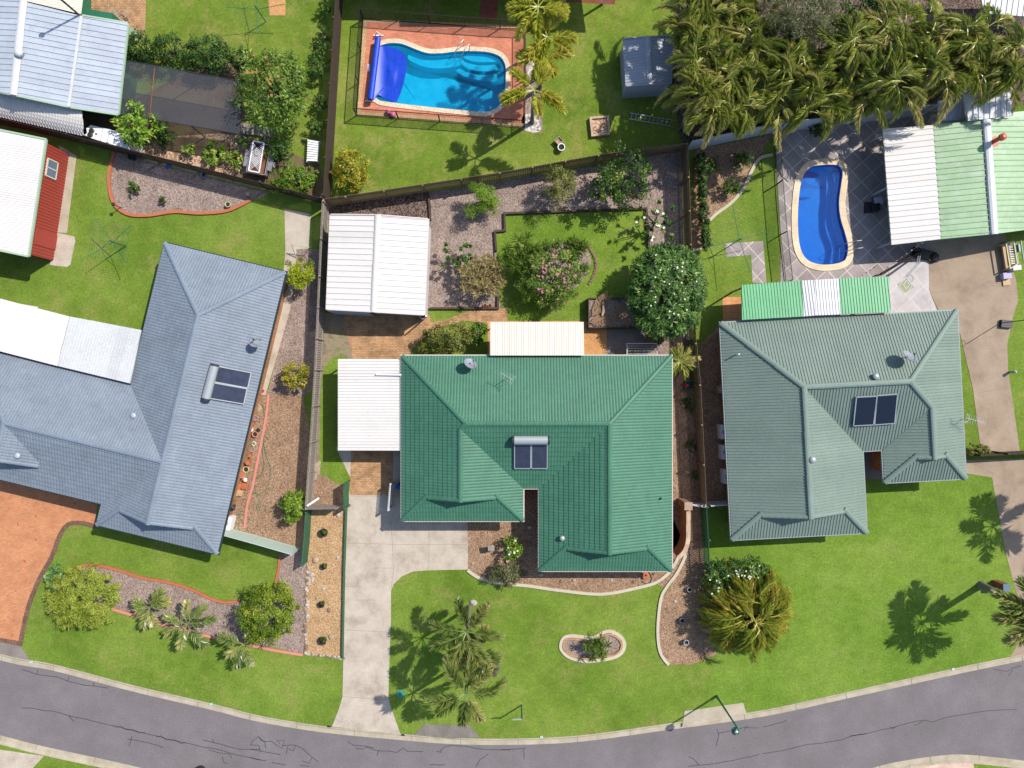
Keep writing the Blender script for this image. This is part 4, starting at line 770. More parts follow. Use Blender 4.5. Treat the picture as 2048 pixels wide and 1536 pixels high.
def antenna(label, p, az, h=1.5, L=.9, nel=7):
    t = thing('tv_antenna', label, 'antenna', p); m = MB(); m.tube([p, p + Vector((0, 0, h))], .02, 5); m.build('mast', 'steel', t); d = Vector((math.cos(az), math.sin(az), 0)); q = Vector((-d.y, d.x, 0)); c = p + Vector((0, 0, h)); m = MB(); m.tube([c - d * L * .4, c + d * L * .6], .014, 4)
    for i in range(nel): o = c + d * (L * (i / (nel - 1) - .4)); w_ = .32 - .14 * i / nel; m.tube([o - q * w_, o + q * w_], .009, 4)
    m.tube([c - d * L * .4 - q * .3, c - d * L * .2, c - d * L * .4 + q * .3], .012, 4); m.build('aerial', 'steel', t)
antenna('silver antenna on the rear slope of the green tiled roof', HG.at('N', 1017, 755), 2.6); antenna('antenna overhanging the east gutter of the dark green steel roof', HE.at('W', 1922, 838), -.25, 1.2, 1.2, 9); antenna('antenna beside the dish on the blue-grey tiled roof', HB.at('E', 524, 678), 1.3, 1.1, .7)
# ---------------------------------------------------------------- fences
RF = random.Random(11)
def fence(label, pts, h=1.8, style='paling', mat='timber', post=None, gap=.02, bw=.1, pstep=2.4, side=1, name='timber_fence', cat='fence', group=None):
    """PTS: the foot of the fence in photo pixels. SIDE: which side of the line the posts stand on"""
    L = px(pts); t = thing(name, label, cat, L[0], group); post = post or mat; pn = MB(); rl = MB(); posts = []
    for a, b in zip(L, L[1:]):
        d = b - a; n = d.length; d /= n; q = Vector((-d.y, d.x, 0)) * side; k = max(1, round(n / pstep))
        if style == 'paling':
            x = 0
            while x < n - bw * .4:
                p = a + d * (x + bw / 2); hh = h + RF.uniform(-.012, .012); pn.box((p.x, p.y, hh / 2 + .02), (bw, .018, hh - .02), math.atan2(d.y, d.x) + RF.uniform(-.015, .015)); x += bw + gap
            for z in (.35, h - .3): rl.bar(a + q * .035 + Vector((0, 0, z)), b + q * .035 + Vector((0, 0, z)), .045, .09)
        elif style == 'bars':
            x = .05
            while x < n: p = a + d * x; pn.box((p.x, p.y, h / 2 + .03), (.018, .018, h - .1), math.atan2(d.y, d.x)); x += .1
            for z in (.1, h): rl.bar(a + Vector((0, 0, z)), b + Vector((0, 0, z)), .04, .045)
        elif style == 'slat':
            z = .12
            while z < h: pn.bar(a + Vector((0, 0, z)), b + Vector((0, 0, z)), .02, bw); z += bw + gap
        else:   # ribbed steel panels
            x = 0
            while x < n - .02: p0 = a + d * x; p1 = a + d * min(n, x + .16); pn.bar(Vector((p0.x, p0.y, h / 2)) + q * .015, Vector((p1.x, p1.y, h / 2)) - q * .015, .012, h - .06); x += .165
            for z in (.05, h): rl.bar(a + Vector((0, 0, z)), b + Vector((0, 0, z)), .05, .05)
        for i in range(k + 1): posts.append(a + d * n * i / k + q * (.06 if style == 'paling' else .0))
    pn.build({'paling': 'paling_panel', 'bars': 'bar_panel', 'slat': 'slat_panel'}.get(style, 'steel_panel'), mat, t)
    if rl.v: rl.build('rail', post, t)
    done = []
    for p in posts:
        if any((p - r).length < .25 for r in done): continue
        done.append(p); w_ = {'paling': .1, 'bars': .05}.get(style, .07); m = MB(); m.box((p.x, p.y, (h + .04) / 2), (w_, w_, h + .04)); m.build('post', post, t)
    return t
fence('grey paling fence between the blue-grey house and the white garage', [(659, 416), (652, 560), (644, 740), (635, 880), (626, 1008)], 1.8, mat='timber', side=1, gap=.03, bw=.12)
fence('brown paling fence with posts showing, along the back of the mulch garden', [(661, 412), (703, 406), (1000, 361), (1190, 327), (1361, 304)], 1.75, mat='timberb', side=-1)
fence('paling fence in shade beside the green house, running down to the brick wall', [(1363, 306), (1369, 500), (1379, 690), (1387, 770), (1398, 1000)], 1.8, mat='timberb', side=-1)
fence('slatted green fence south of the brick wall, throwing striped shadows', [(1400, 1006), (1404, 1070), (1407, 1136)], 1.6, 'paling', 'greenf', gap=.06, bw=.09, side=1)
fence('dark paling fence between the two lawns west of the turquoise pool', [(692, -90), (686, 0), (674, 190), (661, 404)], 1.8, mat='timberd', side=-1)
fence('dark paling fence with gaps, behind the orange-edged mulch bed', [(-60, 236), (60, 262), (166, 287), (400, 345), (538, 380), (656, 410)], 1.75, mat='timberd', gap=.03, side=1)
fence('white panel fence below the palm grove', [(1372, 301), (1420, 291), (1528, 268), (1700, 247), (1862, 228)], 1.8, 'steel', 'whitef', name='panel_fence', side=1)
fence('pale green steel fence from the blue-grey house to the green fence', [(446, 1053), (520, 1073), (600, 1096)], 1.75, 'steel', 'pgf', name='steel_fence')
fence('dark green steel fence along the tan gravel bed', [(623, 1018), (620, 1070), (615, 1122)], 1.3, 'steel', 'greenf', name='steel_fence')
fence('closed slatted gate at the top of the tan gravel bed', [(622, 1010), (684, 1009)], 1.6, 'slat', 'timber', 'timber', .025, .12, 3, name='slat_gate', cat='gate')
fence('green slatted gate standing open beside the brick pad', [(698, 961), (698, 1010)], 1.5, 'paling', 'greenf', gap=.03, pstep=3, name='slat_gate', cat='gate')
fence('white slatted gate standing open against the green house wall', [(787, 962), (783, 1012)], 1.5, 'paling', 'whitef', gap=.05, bw=.08, pstep=3, name='slat_gate', cat='gate')
fence('white slatted gate between the brick wall and the paling fence', [(1370, 1003), (1399, 1007)], 1.5, 'paling', 'whitef', gap=.04, bw=.08, pstep=3, name='slat_gate', cat='gate')
fence('short white fence between the green fence and the steel-roofed house', [(1410, 1004), (1462, 1001)], 1.5, 'steel', 'whitef', name='steel_fence')
fence('dark paling fence across the driveway with shrubs behind it', [(1932, 908), (1985, 905), (2140, 896)], 1.5, mat='timberd', name='timber_fence')
fence('low green edging fence between the tan gravel and the driveway', [(694, 1016), (690, 1140), (687, 1312)], .3, 'steel', 'greenf', name='edging_fence')
fence('black tubular pool fence round the red brick pool deck', [(727, 38), (860, 48), (1000, 58), (1050, 60), (1050, 160), (1049, 255), (880, 243), (714, 231), (727, 38)], 1.2, 'bars', 'black', name='pool_fence')
fence('black tubular pool fence beside the kidney-shaped blue pool', [(1547, 272), (1552, 370), (1560, 470), (1571, 565)], 1.2, 'bars', 'black', name='pool_fence')
fence('lattice screen on the paving between green patio roof and shed', [(1752, 553), (1829, 507)], .9, 'paling', 'timberd', gap=.04, bw=.05, name='lattice_screen', cat='screen')
# ---------------------------------------------------------------- pools
def pool(label, outer, inn, depth, shell, water, coping, steps):
    c = sum(outer, Vector()) / len(outer); t = thing('swimming_pool', label, 'pool', c)
    m = MB(); m.ring(outer, inn, -.05, .055); m.build('coping', coping, t)
    m = MB(); n = len(inn); s2 = inset(inn, .12); vs = [(p.x, p.y, .04) for p in inset(inn, .01)] + [(p.x, p.y, -depth) for p in s2]
    ar = sum(inn[i - 1].x * inn[i].y - inn[i].x * inn[i - 1].y for i in range(n)); fl = tuple(range(n, 2 * n)) if ar > 0 else tuple(range(2 * n - 1, n - 1, -1))
    m.add(vs, [(i, (i + 1) % n, n + (i + 1) % n, n + i) for i in range(n)] + [fl]); m.build('shell', shell, t)
    for poly, z in steps: m = MB(); m.prism(smooth(px(poly), 4), -depth + .02, z); m.build('step', shell, t)
    m = MB(); m.add([(p.x, p.y, -.12) for p in inset(inn, .03)], [tuple(range(n)) if ar > 0 else tuple(range(n - 1, -1, -1))]); m.build('water', water, t)
    return t
pool('turquoise pool with pale coping and curved steps, half under a blue blanket', poolT, inT, 1.25, 'shellT', 'waterT', 'coping',
     [([(822, 100), (856, 112), (885, 112), (925, 108), (922, 122), (890, 130), (850, 128), (815, 112)], -.45), ([(925, 108), (960, 106), (990, 108), (1000, 118), (960, 120), (938, 116)], -.3), ([(915, 112), (938, 118), (960, 124), (1002, 122), (1004, 132), (965, 136), (935, 130)], -.5), ([(900, 120), (930, 132), (965, 140), (1006, 136), (1006, 152), (965, 152), (925, 142)], -.75)])
pool('kidney-shaped deep blue pool with a wide cream edge on stamped paving', poolR, inR, 1.15, 'shellB', 'waterB', 'copingR',
     [([(1672, 343), (1682, 348), (1688, 375), (1682, 410), (1684, 440), (1694, 475), (1697, 505), (1690, 522), (1683, 520), (1684, 480), (1671, 445), (1671, 400), (1675, 370)], -.4), ([(1664, 338), (1674, 346), (1675, 372), (1670, 400), (1670, 445), (1682, 482), (1680, 522), (1670, 524), (1674, 490), (1661, 450), (1663, 400)], -.75)])
m = MB(); r_ = smooth(px([(753, 90), (775, 92), (795, 97), (808, 106), (813, 120), (812, 140), (806, 168), (798, 192), (790, 203), (772, 197), (757, 190), (747, 196)]), 4); n = len(r_)
rb = random.Random(5); c = sum(r_, Vector()) / n; vs = [(c.x, c.y, .02)]
for k in (1, 2, 3, 4):
    for p in r_: q = c.lerp(p, k / 4); ed = max(0, min(1, (X(765) - q.x) / .7)); vs.append((q.x, q.y, -.085 + .06 * (k == 4) * 0 + ed * .32 + (rb.uniform(-.008, .012) if k > 2 else 0)))
m.add(vs, [(0, 1 + i, 1 + (i + 1) % n) for i in range(n)] + [(1 + (k - 1) * n + i, 1 + k * n + i, 1 + k * n + (i + 1) % n, 1 + (k - 1) * n + (i + 1) % n) for k in (1, 2, 3) for i in range(n)])
rt = thing('pool_cover_roller', 'blue pool blanket drawn from its roller over one end of the turquoise pool', 'pool cover', P(748, 140)); m.build('blanket', 'cover', rt, smooth_=True)
m = MB(); m.tube([P(756, 76, .5), P(741, 199, .5)], .2, 14); m.build('roller', 'cover', rt)
for a, b in ((757, 72), (740, 203)):
    m = MB(); p = P(a, b); m.bar(p + Vector((-.35, 0, .05)), p + Vector((.35, 0, .05)), .06, .06); m.bar(p + Vector((-.2, 0, .05)), p + Vector((0, 0, .55)), .05, .05); m.bar(p + Vector((.2, 0, .05)), p + Vector((0, 0, .55)), .05, .05); m.build('stand', 'wht', rt)
def handrail(label, a, b, h=.8):
    m = MB(); A, B = P(*a), P(*b)
    for s in (-.25, .25):
        q = (B - A).normalized(); q = Vector((-q.y, q.x, 0)) * s; m.tube([A + q, A + q + Vector((0, 0, h)), A.lerp(B, .4) + q + Vector((0, 0, h + .1)), B + q + Vector((0, 0, h * .5)), B + q - Vector((0, 0, .5))], .025, 6)
    tag(m.build('pool_handrail', 'steel'), label, 'handrail')
handrail('steel handrail at the steps of the turquoise pool', (934, 96), (916, 118)); handrail('steel handrail at the end of the kidney-shaped pool', (1712, 493), (1686, 497))
# flamingo-pink float
m = MB(); rk = random.Random(2); m.blob(P(777, 223, .2), (.22, .2, .18), rk, 9, 6, .05); m.blob(P(786, 229, .17), (.2, .2, .17), rk, 9, 6, .05); tag(m.build('pool_float', 'pink', smooth_=True), 'small pink inflatable float by the pool fence', 'float')
m = MB(); p = P(738, 136); m.box((p.x, p.y, .04), (.16, .5, .05)); tag(m.build('skimmer_lid', 'wht'), 'white skimmer lid on the red deck beside the roller', 'lid')
# ---------------------------------------------------------------- clotheslines
def hoist(label, a, b, R=1.9, h=2.0, rot=.6, mat='gpole', lines=5):
    p = P(a, b); t = thing('clothesline', label, 'clothesline', p); m = MB(); m.tube([p, p + Vector((0, 0, h))], .035, 8); m.build('pole', mat, t)
    m = MB(); ln = MB(); c = p + Vector((0, 0, h - .45)); tips = []
    for i in range(4): d = Vector((math.cos(rot + i * PI / 2), math.sin(rot + i * PI / 2), 0)); tips.append(c + d * R + Vector((0, 0, .45))); m.tube([c, tips[-1]], .018, 5); m.tube([c + Vector((0, 0, .45)), c + d * R * .45 + Vector((0, 0, .2))], .01, 4)
    m.build('arm', mat, t)
    for k in range(1, lines + 1):
        f = .45 + .55 * k / lines
        for i in range(4): ln.tube([c + (tips[i] - c) * f, c + (tips[(i + 1) % 4] - c) * f], .006, 3, False)
    ln.build('wire', mat, t)
hoist('rotary clothesline on the lawn beside the red-walled shed', 252, 493, 1.7, 1.9, .62); hoist('rotary clothesline on the lawn with the brick pad at the north edge', 532, 44, 1.9, 2.0, .05); hoist('rotary clothesline standing on the tiled stepping path', 1462, 490, 2.2, 2.1, .25)
S('clothesline_pad_path', [(536, -10), (571, -10), (571, 31), (540, 31)], 'paver_t', .012)
# ---------------------------------------------------------------- edgings
edging([(229, 305), (221, 340), (219, 365), (224, 395), (236, 416), (262, 430), (300, 431), (350, 424), (400, 427), (450, 423), (480, 412), (503, 400)], .2, .12, 'orangeedge', 'orange concrete edging curving round the mulch bed')
edging([(537, 790), (533, 830), (526, 870), (515, 925), (505, 975), (495, 1010), (490, 1056)], .16, .06, 'pinkedge', 'pink edging strip beside the row of pots')
edging([(145, 1140), (165, 1131), (200, 1131), (245, 1142), (285, 1155), (320, 1161), (355, 1169), (390, 1181), (420, 1196), (450, 1204), (480, 1201)], .17, .1, 'orangeedge', 'wavy orange edging on the lawn side of the street bed'); edging([(200, 1210), (260, 1228), (330, 1250), (400, 1268), (470, 1283), (545, 1299), (606, 1309)], .17, .1, 'pinkedge', 'pink edging on the street side of the bed with small palms')
edging([(560, 1108), (557, 1140), (549, 1172), (542, 1185)], .14, .08, 'orangeedge', 'short orange edging beside the round dark bush')
edging([(935, 1140), (960, 1156), (1000, 1166), (1055, 1171), (1110, 1179), (1180, 1187), (1220, 1186), (1270, 1176), (1310, 1165), (1336, 1146), (1350, 1126), (1362, 1100)], .2, .1, 'creamedge', 'cream kerb round the front of the house garden'); edging([(1372, 1098), (1370, 1112), (1354, 1145), (1334, 1172), (1322, 1195), (1316, 1240), (1316, 1280), (1322, 1308), (1337, 1329)], .2, .1, 'creamedge', 'cream kerb round the shaded corner bed')
edging([(1385, 500), (1400, 497), (1410, 480), (1412, 452), (1430, 430), (1462, 406), (1487, 376), (1506, 336), (1521, 316), (1545, 310)], .2, .1, 'creamedge', 'winding cream kerb of the gravel bed near the clothesline')
isl = smooth(px([(1118, 1292), (1124, 1274), (1140, 1268), (1165, 1270), (1185, 1272), (1203, 1262), (1222, 1259), (1243, 1270), (1252, 1287), (1247, 1305), (1232, 1316), (1205, 1322), (1170, 1325), (1140, 1318), (1124, 1306)]), 4)
sheet('island_bed', inset(isl, .3), 'mulch', .02); m = MB(); m.ring(isl, inset(isl, .22), -.05, .08); tag(m.build('garden_edging', 'creamedge'), 'pale outer kerb of the small island bed on the front lawn', 'garden edging'); m = MB(); i2 = inset(isl, .225); m.ring(i2, inset(i2, .14), -.05, .12); tag(m.build('garden_edging', 'paver'), 'inner ring of tan bricks on the small island bed', 'garden edging')
def sleeper(pts, label, h=.22, w_=.13, mat='timberd', name='timber_edging'):
    m = MB(); L = px(pts)
    for i, (a, b) in enumerate(zip(L, L[1:])): d = (b - a).normalized() * w_ / 2; m.bar(a + d + Vector((0, 0, h / 2 + i * .002)), b + d + Vector((0, 0, h / 2 + i * .002)), w_, h)
    return tag(m.build(name, mat), label, 'timber edging')
sleeper([(993, 505), (990, 464), (1010, 462), (1009, 428), (1292, 418), (1298, 512)], 'timber sleepers round three sides of the back lawn'); sleeper([(858, 617), (996, 617), (996, 588)], 'timber sleepers between the mulch bed and the tan paving'); sleeper([(856, 384), (860, 412), (861, 440)], 'short timber sleeper running north from the white garage')
def planter():
    t = thing('raised_planter', 'raised timber planter holding dry palm fronds and a log', 'planter', P(1230, 628)); h = .7
    o = px([(1174, 598), (1290, 598), (1290, 658), (1174, 658)]); m = MB(); m.ring(o, inset(o, .08), 0, h); m.build('frame', 'timberd', t); m = MB(); m.prism(inset(o, .085), 0, h - .15); m.build('soil', 'mulch', t)
planter()
rd = random.Random(21)
for a, b, az, lab in ((1205, 640, .2, 'dry grey palm frond lying flat on the planter'), (1200, 612, .9, 'brown palm frond on the planter behind the log'), (1245, 625, -1.0, 'dry palm frond in the shaded end of the planter')):
    m = MB(); p = P(a, b, .72); d = Vector((math.cos(az), math.sin(az), 0)); q = Vector((-d.y, d.x, 0)); m.tube([p - d * .9, p, p + d * .9], [.03, .02, .006], 5)
    for i in range(26):
        s = -0.8 + 1.6 * i / 25
        for sg in (-1, 1): m.bar(p + d * s, p + d * (s + .3) + q * sg * (.5 - .3 * abs(s)) + Vector((0, 0, rd.uniform(-.05, .1))), .03, .006)
    tag(m.build('dry_frond', 'dry'), lab, 'frond')
m = MB(); m.tube([P(1206, 604, .8), P(1207, 620, .8), P(1204, 632, .78)], [.07, .1, .08], 8); tag(m.build('log', 'rock'), 'pale log lying in the raised planter', 'log')
# brick wing wall
def wing_wall():
    t = thing('brick_wall', 'curved orange brick wall with a square pillar at the side of the green house', 'wall', P(1362, 1050)); L = smooth(px([(1364, 1006), (1364, 1050), (1363, 1072), (1357, 1090), (1345, 1103)]), 4, False); m = ribbon(L, .22, -.05, 1.6); m.build('wall_face', 'brick', t); ribbon(L, .27, 1.6, 1.68).build('capping', 'brickcap', t)
    m = MB(); p = P(1362, 1002); m.box((p.x, p.y, .95), (.42, .42, 1.9)); pi = m.build('pillar', 'brick', t); m = MB(); m.box((p.x, p.y, 1.94), (.52, .5, .08)); m.build('capping', 'brickcap', pi)
wing_wall()
# ---------------------------------------------------------------- shade-cloth house, tank, trailer
def shade_house():
    t = thing('shade_house', 'frame covered in black shade cloth between the zinc roof and the mango tree', 'shade house', P(360, 195)); h = 2.2
    cs = [(238, 118), (485, 163), (479, 268), (232, 226)]; n = 8; m = MB(); rb_ = random.Random(4); vs = []
    for i in range(n + 1):
        for j in range(5):
            u_, v_ = i / n, j / 4; a = [(cs[0][k] * (1 - u_) + cs[1][k] * u_) * (1 - v_) + (cs[3][k] * (1 - u_) + cs[2][k] * u_) * v_ for k in (0, 1)]; vs.append(P(a[0], a[1], h - .12 * math.sin(PI * v_) * abs(math.sin(PI * u_ * 2)) + rb_.uniform(-.03, .03)))
    m.add(vs, [(i * 5 + j, (i + 1) * 5 + j, (i + 1) * 5 + j + 1, i * 5 + j + 1) for i in range(n) for j in range(4)]); m.build('shade_cloth', 'net', t, smooth_=True)
    for a, b in ((0, 1), (1, 2), (2, 3), (3, 0)): m = MB(); m.tube([P(*cs[a], h), P(*cs[b], h)], .03, 6); m.build('rail', 'dk', t)
    m = MB(); m.tube([P(309, 137, h + .02), P(299, 237, h + .02)], .03, 6); m.build('cross_rail', 'rust', t)
    for q in cs + [(380, 250), (360, 141)]:
        m = MB(); p = P(*q, h); m.tube([(p.x, p.y, 0), (p.x, p.y, h)], .035, 6); m.build('post', 'dk', t)
    m = MB(); o = px([(262, 160), (275, 162), (268, 210), (255, 208)]); m.prism(o, 0, .9); m.build('bench', 'greenf', t)
shade_house()
def tank():
    t = thing('water_tank', 'white slimline water tank with two dark lids behind the dark fence', 'water tank', P(220, 285)); h = 1.5
    o = px([(181, 250), (258, 271), (263, 281), (258, 296), (252, 297), (176, 274), (174, 266)], h); m = MB(); m.prism(smooth(o, 2), 0, h); b = m.build('tank_body', 'wht', t)
    m = MB()
    for f in (.33, .5, .66, .83): a, c = P(181 + 77 * f, 250 + 21 * f, h + .01), P(176 + 76 * f, 274 + 23 * f, h + .01); m.bar(a, c, .035, .03)
    m.build('rib', 'zinc', t)
    for a, c in ((184, 262), (181, 270)): m = MB(); m.lathe(P(a, c, h), [(.17, 0), (.17, .08), (.13, .1)], 14); m.build('lid', 'dk', t)
    m = MB(); m.lathe(P(193, 268, h), [(.06, 0), (.06, .06)], 8); m.build('valve', 'redp', t)
tank()
def trailer():
    p = P(526, 325); t = thing('box_trailer', 'rusty grey box trailer carrying a white lattice panel', 'trailer', p); a = math.radians(-11); R_ = Matrix.Rotation(a, 3, 'Z'); T = lambda x, y, z: p + R_ @ Vector((x, y, z)); m = MB(); W, L, z0, z1 = 1.25, 2.0, .45, .85
    m.box(T(0, 0, z0), (W, L, .05), a); m.build('bed', 'rust', t); m = MB()
    for x in (-W / 2, W / 2): m.box(T(x, 0, (z0 + z1) / 2), (.05, L, z1 - z0), a); m.box(T(x * 1.3, -.1, .72), (.3, 1.1, .05), a)
    for y in (-L / 2, L / 2): m.box(T(0, y, (z0 + z1) / 2), (W - .06, .05, z1 - z0), a)
    m.build('side_panel', 'trailer', t)
    for x in (-1, 1):
        m = MB(); m.tube([T(x * (W / 2 + .07), -.1, .3), T(x * (W / 2 + .27), -.1, .3)], .3, 16); wl = m.build('wheel', 'black', t); m = MB(); m.tube([T(x * (W / 2 + .272), -.1, .3), T(x * (W / 2 + .3), -.1, .3)], .17, 14); m.build('rim', 'wht', wl)
    m = MB()
    for x in (-.4, 0, .4): m.bar(T(x, L / 2, z0), T(0, L / 2 + 1.1, z0), .05, .05)
    m.build('drawbar', 'trailer', t)
    m = MB(); z = z1 + .12; w_, l_ = .72, 1.95; q = lambda x, y: T(x - .1 + .0 * y, y + .05, z + .12 * (y / l_))
    for s in (-1, 1): m.bar(q(s * w_ / 2, -l_ / 2), q(s * w_ / 2, l_ / 2), .07, .03); m.bar(q(-w_ / 2 + .04, s * l_ / 2), q(w_ / 2 - .04, s * l_ / 2), .07, .028)
    for i in range(-8, 20):
        for sg in (-1, 1):
            x0, x1 = -w_ / 2, w_ / 2; y0 = -l_ / 2 + i * .13; y1 = y0 + sg * w_
            if min(y0, y1) < -l_ / 2 or max(y0, y1) > l_ / 2: continue
            m.bar(q(x0, y0) + Vector((0, 0, sg * .006)), q(x1, y1) + Vector((0, 0, sg * .006)), .024, .008)
    tag(m.build('garden_lattice', 'wht'), 'white lattice panel lying across the rusty trailer', 'panel')
trailer()
m = MB(); o = px([(482, 247), (549, 258), (546, 276), (480, 268)])
for i in range(11): a, b = o[0].lerp(o[1], (i + .5) / 11), o[3].lerp(o[2], (i + .5) / 11); m.bar(a + Vector((0, 0, .12)), b + Vector((0, 0, .12)), .17, .04)
tag(m.build('timber_platform', 'timber'), 'low grey timber platform in shade beside the mango tree', 'platform')
m = MB(); o = px([(620, 284), (643, 288), (640, 328), (618, 327)])
for i in range(9): a, b = o[0].lerp(o[3], (i + .5) / 9), o[1].lerp(o[2], (i + .5) / 9); m.bar(a + Vector((0, 0, .5)), b + Vector((0, 0, .5)), .12, .04)
for q in o: m.bar(q, q + Vector((0, 0, .5)), .06, .06)
tag(m.build('slatted_bench', 'wht'), 'white slatted bench against the dark fence', 'bench')
# clutter on the north-west patio
t = thing('folding_frame', 'folded metal frame lying on the north-west brick patio', 'metal frame', P(245, 30)); m = MB(); z = .35
for a, b in (((224, 16), (241, 40)), ((227, 33), (245, 19)), ((245, 19), (258, 29)), ((258, 29), (243, 40))): m.tube([P(*a, z), P(*b, z)], .03, 6); z += .01
m.build('frame_tube', 'steel', t)
t = thing('timber_trestle', 'reddish timber trestle beside the zinc roof edge', 'trestle', P(210, 35)); m = MB()
for a, b in (((190, 27), (228, 35)), ((190, 28), (212, 42)), ((203, 29), (214, 42)), ((214, 41), (258, 45))): m.bar(P(*a, .6), P(*b, .6), .1, .08)
m.build('beam', 'rust', t)
for a, b in ((192, 28), (226, 35), (256, 45), (214, 41)): m = MB(); p = P(a, b); m.bar(p, p + Vector((0, 0, .56)), .07, .07); m.build('leg', 'rust', t)
m = MB(); m.tube([P(217, 10, .9), P(214, 40, .1)], .03, 6); tag(m.build('broom_handle', 'wht'), 'thin white handle leaning on the reddish trestle', 'handle')
m = MB(); m.bar(P(258, 60, .9), P(276, 76, .4), .5, .06); tag(m.build('green_board', 'pgreen'), 'pale green board leaning at the corner of the zinc roof', 'board')
# ---------------------------------------------------------------- pots, rocks and small things
def pot(label, a, b, r, h, mat='terra', fill='soilp', square=False, group=None, name='plant_pot', white=False):
    p = P(a, b); t = thing(name, label, 'plant pot', p, group); m = MB(); n = 4 if square else 16
    rot = Matrix.Rotation(.3, 3, 'Z'); pr = [(r * .7, 0), (r * .95, h * .85), (r * 1.05, h * .88), (r * 1.05, h), (r * .85, h), (r * .8, h * .72)]
    m.lathe(p, pr, n); m.build('pot_wall', mat, t); m = MB(); m.lathe(p + Vector((0, 0, h * .7)), [(r * .8, 0), (r * .8, .02)], n); m.build('pot_fill', fill, t); return t
pots = [('square pink pot with a blue-grey lining', 515, 836, .2, .35, 'terrap', 'glass', True), ('round terracotta pot with a white ball inside, under the square pink one', 507, 844, .16, .3, 'terra', 'wht', False), ('pointed pink pot with a white ball inside', 506, 858, .17, .3, 'terrap', 'wht', False), ('small black plastic pot', 518, 860, .12, .2, 'dk', 'soilp', False), ('round pink pot half in shadow beside the black one', 513, 868, .19, .3, 'terrap', 'soilp', False),
        ('tiny white pot against the tiled eave', 500, 866, .1, .2, 'wht', 'wht', False), ('square white pot planted with grass', 510, 887, .17, .25, 'wht', 'grass2', True), ('pink pot filled with grey gravel', 507, 898, .18, .28, 'terrap', 'concg', False), ('terracotta pot tipped beside a white saucer', 503, 909, .17, .3, 'terra', 'terra', False), ('large terracotta pot with a pale stone inside', 500, 923, .2, .35, 'terra', 'terra', False),
        ('cream pot inside a white ring', 495, 938, .2, .3, 'potc', 'soilp', False), ('widest pink bowl in the row of pots', 486, 947, .27, .28, 'terrap', 'terra', False), ('small terracotta pot beside the terracotta saucers', 483, 957, .16, .28, 'terra', 'soilp', False), ('terracotta pot holding a white jar', 494, 958, .18, .28, 'terra', 'wht', False)]
for lab, a, b, r, h, mt_, fl, sq in pots: pot(lab, a, b, r, h, mt_, fl, sq, 'pots along the blue-grey house')
for a, b, lab, mt_ in ((477, 972, 'broken terracotta slab below the row of pots', 'terra'), (491, 972, 'orange tray with a brown tile on it', 'orangeedge'), (480, 985, 'pile of tan paving offcuts in the pot row', 'tan')):
    m = MB(); p = P(a, b); m.box((p.x, p.y, .08), (.45, .4, .16), -.25); m.box((p.x + .05, p.y, .2), (.2, .22, .08), .4); m.box((p.x - .12, p.y - .05, .18), (.14, .3, .05), .1); tag(m.build('paving_slab', mt_), lab, 'slab')
m = MB(); m.bar(P(505, 876, .35), P(490, 926, .35), .14, .05); m.bar(P(500, 880, .3), P(488, 926, .3), .2, .05); tag(m.build('timber_plank', 'timberb'), 'long planks stacked beside the pots under the eave', 'plank')
m = MB(); m.lathe(P(515, 816, 0), [(.3, 0), (.3, .05), (.27, .07)], 10); tag(m.build('stepping_stone', 'rock'), 'round pale stepping stone above the square pink pot', 'stone')
m = MB(); m.lathe(P(525, 782, .01), [(.12, 0), (.12, .03)], 14); tag(m.build('drain_lid', 'redp'), 'round red drain lid at the end of the side path', 'drain lid')
def aircon(label, a, b, w_=.9, d_=.4, h=.75, rz=0.):
    p = P(a, b); t = thing('air_conditioner', label, 'air conditioner', p); m = MB(); m.box((p.x, p.y, h / 2 + .05), (d_, w_, h), rz); m.build('case', 'wht', t); m = MB(); m.lathe((p.x, p.y, h + .055), [(.15, 0), (.15, .012), (.13, .012), (.13, .004)], 16); m.build('fan_ring', 'zinc', t)
aircon('white air conditioner beside the blue-grey house and the coiled hose', 462, 1042, .9, .6, .7, -.24)
for a, b, lab in ((1442, 862, 'upper of three white boxes on the wall of the steel-roofed house'), (1444, 902, 'middle of three white boxes on the wall of the steel-roofed house'), (1448, 950, 'lowest of three white boxes on the wall of the steel-roofed house')): aircon(lab, a - 2, b, .95, .38, .8, .05)
m = MB(); m.lathe(P(1439, 778, 0), [(.32, 0), (.32, .9), (.1, 1.0)], 16); tag(m.build('gas_cylinder', 'rock'), 'squat round pale tank against the steel-roofed house', 'tank')
def hose(pts, label, r=.018, mat='hose', z=.03): tag(MB().tube(smooth([P(a, b, z) for a, b in pts], 5, False), r, 5).build('garden_hose', mat), label, 'hose')
hose([(520, 808), (527, 815), (529, 850), (527, 880), (532, 910), (541, 940), (534, 975), (518, 988), (508, 985), (498, 995), (495, 1020), (478, 1025), (485, 1045), (492, 1050), (498, 1040), (490, 1030), (474, 1030), (470, 1038), (478, 1055), (465, 1066)], 'green hose looping over the gravel past the pink edging'); hose([(529, 870), (525, 905), (528, 930), (522, 950), (508, 960), (512, 985), (521, 1010), (517, 1022), (513, 1012), (520, 1008)], 'second thin green hose beside the long loop')
m = MB(); m.box(P(463, 1015, .3), (.3, .35, .6), -.2); m.tube([P(460, 1010, .65), P(468, 1018, .65)], .12, 10); tag(m.build('hose_reel', 'dk'), 'dark hose reel above the white air conditioner', 'hose reel')
m = MB(); m.tube([P(614, 1012, 1.65), P(638, 996, 1.5)], .07, 8); tag(m.build('white_pipe', 'wht'), 'short white pipe resting on the slatted gate', 'pipe')
m = MB(); m.tube([P(592, 516, 0), P(592, 495, 0) + Vector((0, 0, .9)), P(618, 495, .9), P(620, 495, 0)], .03, 6); tag(m.build('pipe_rail', 'pgreen'), 'pale green pipe rail at the side path', 'rail')
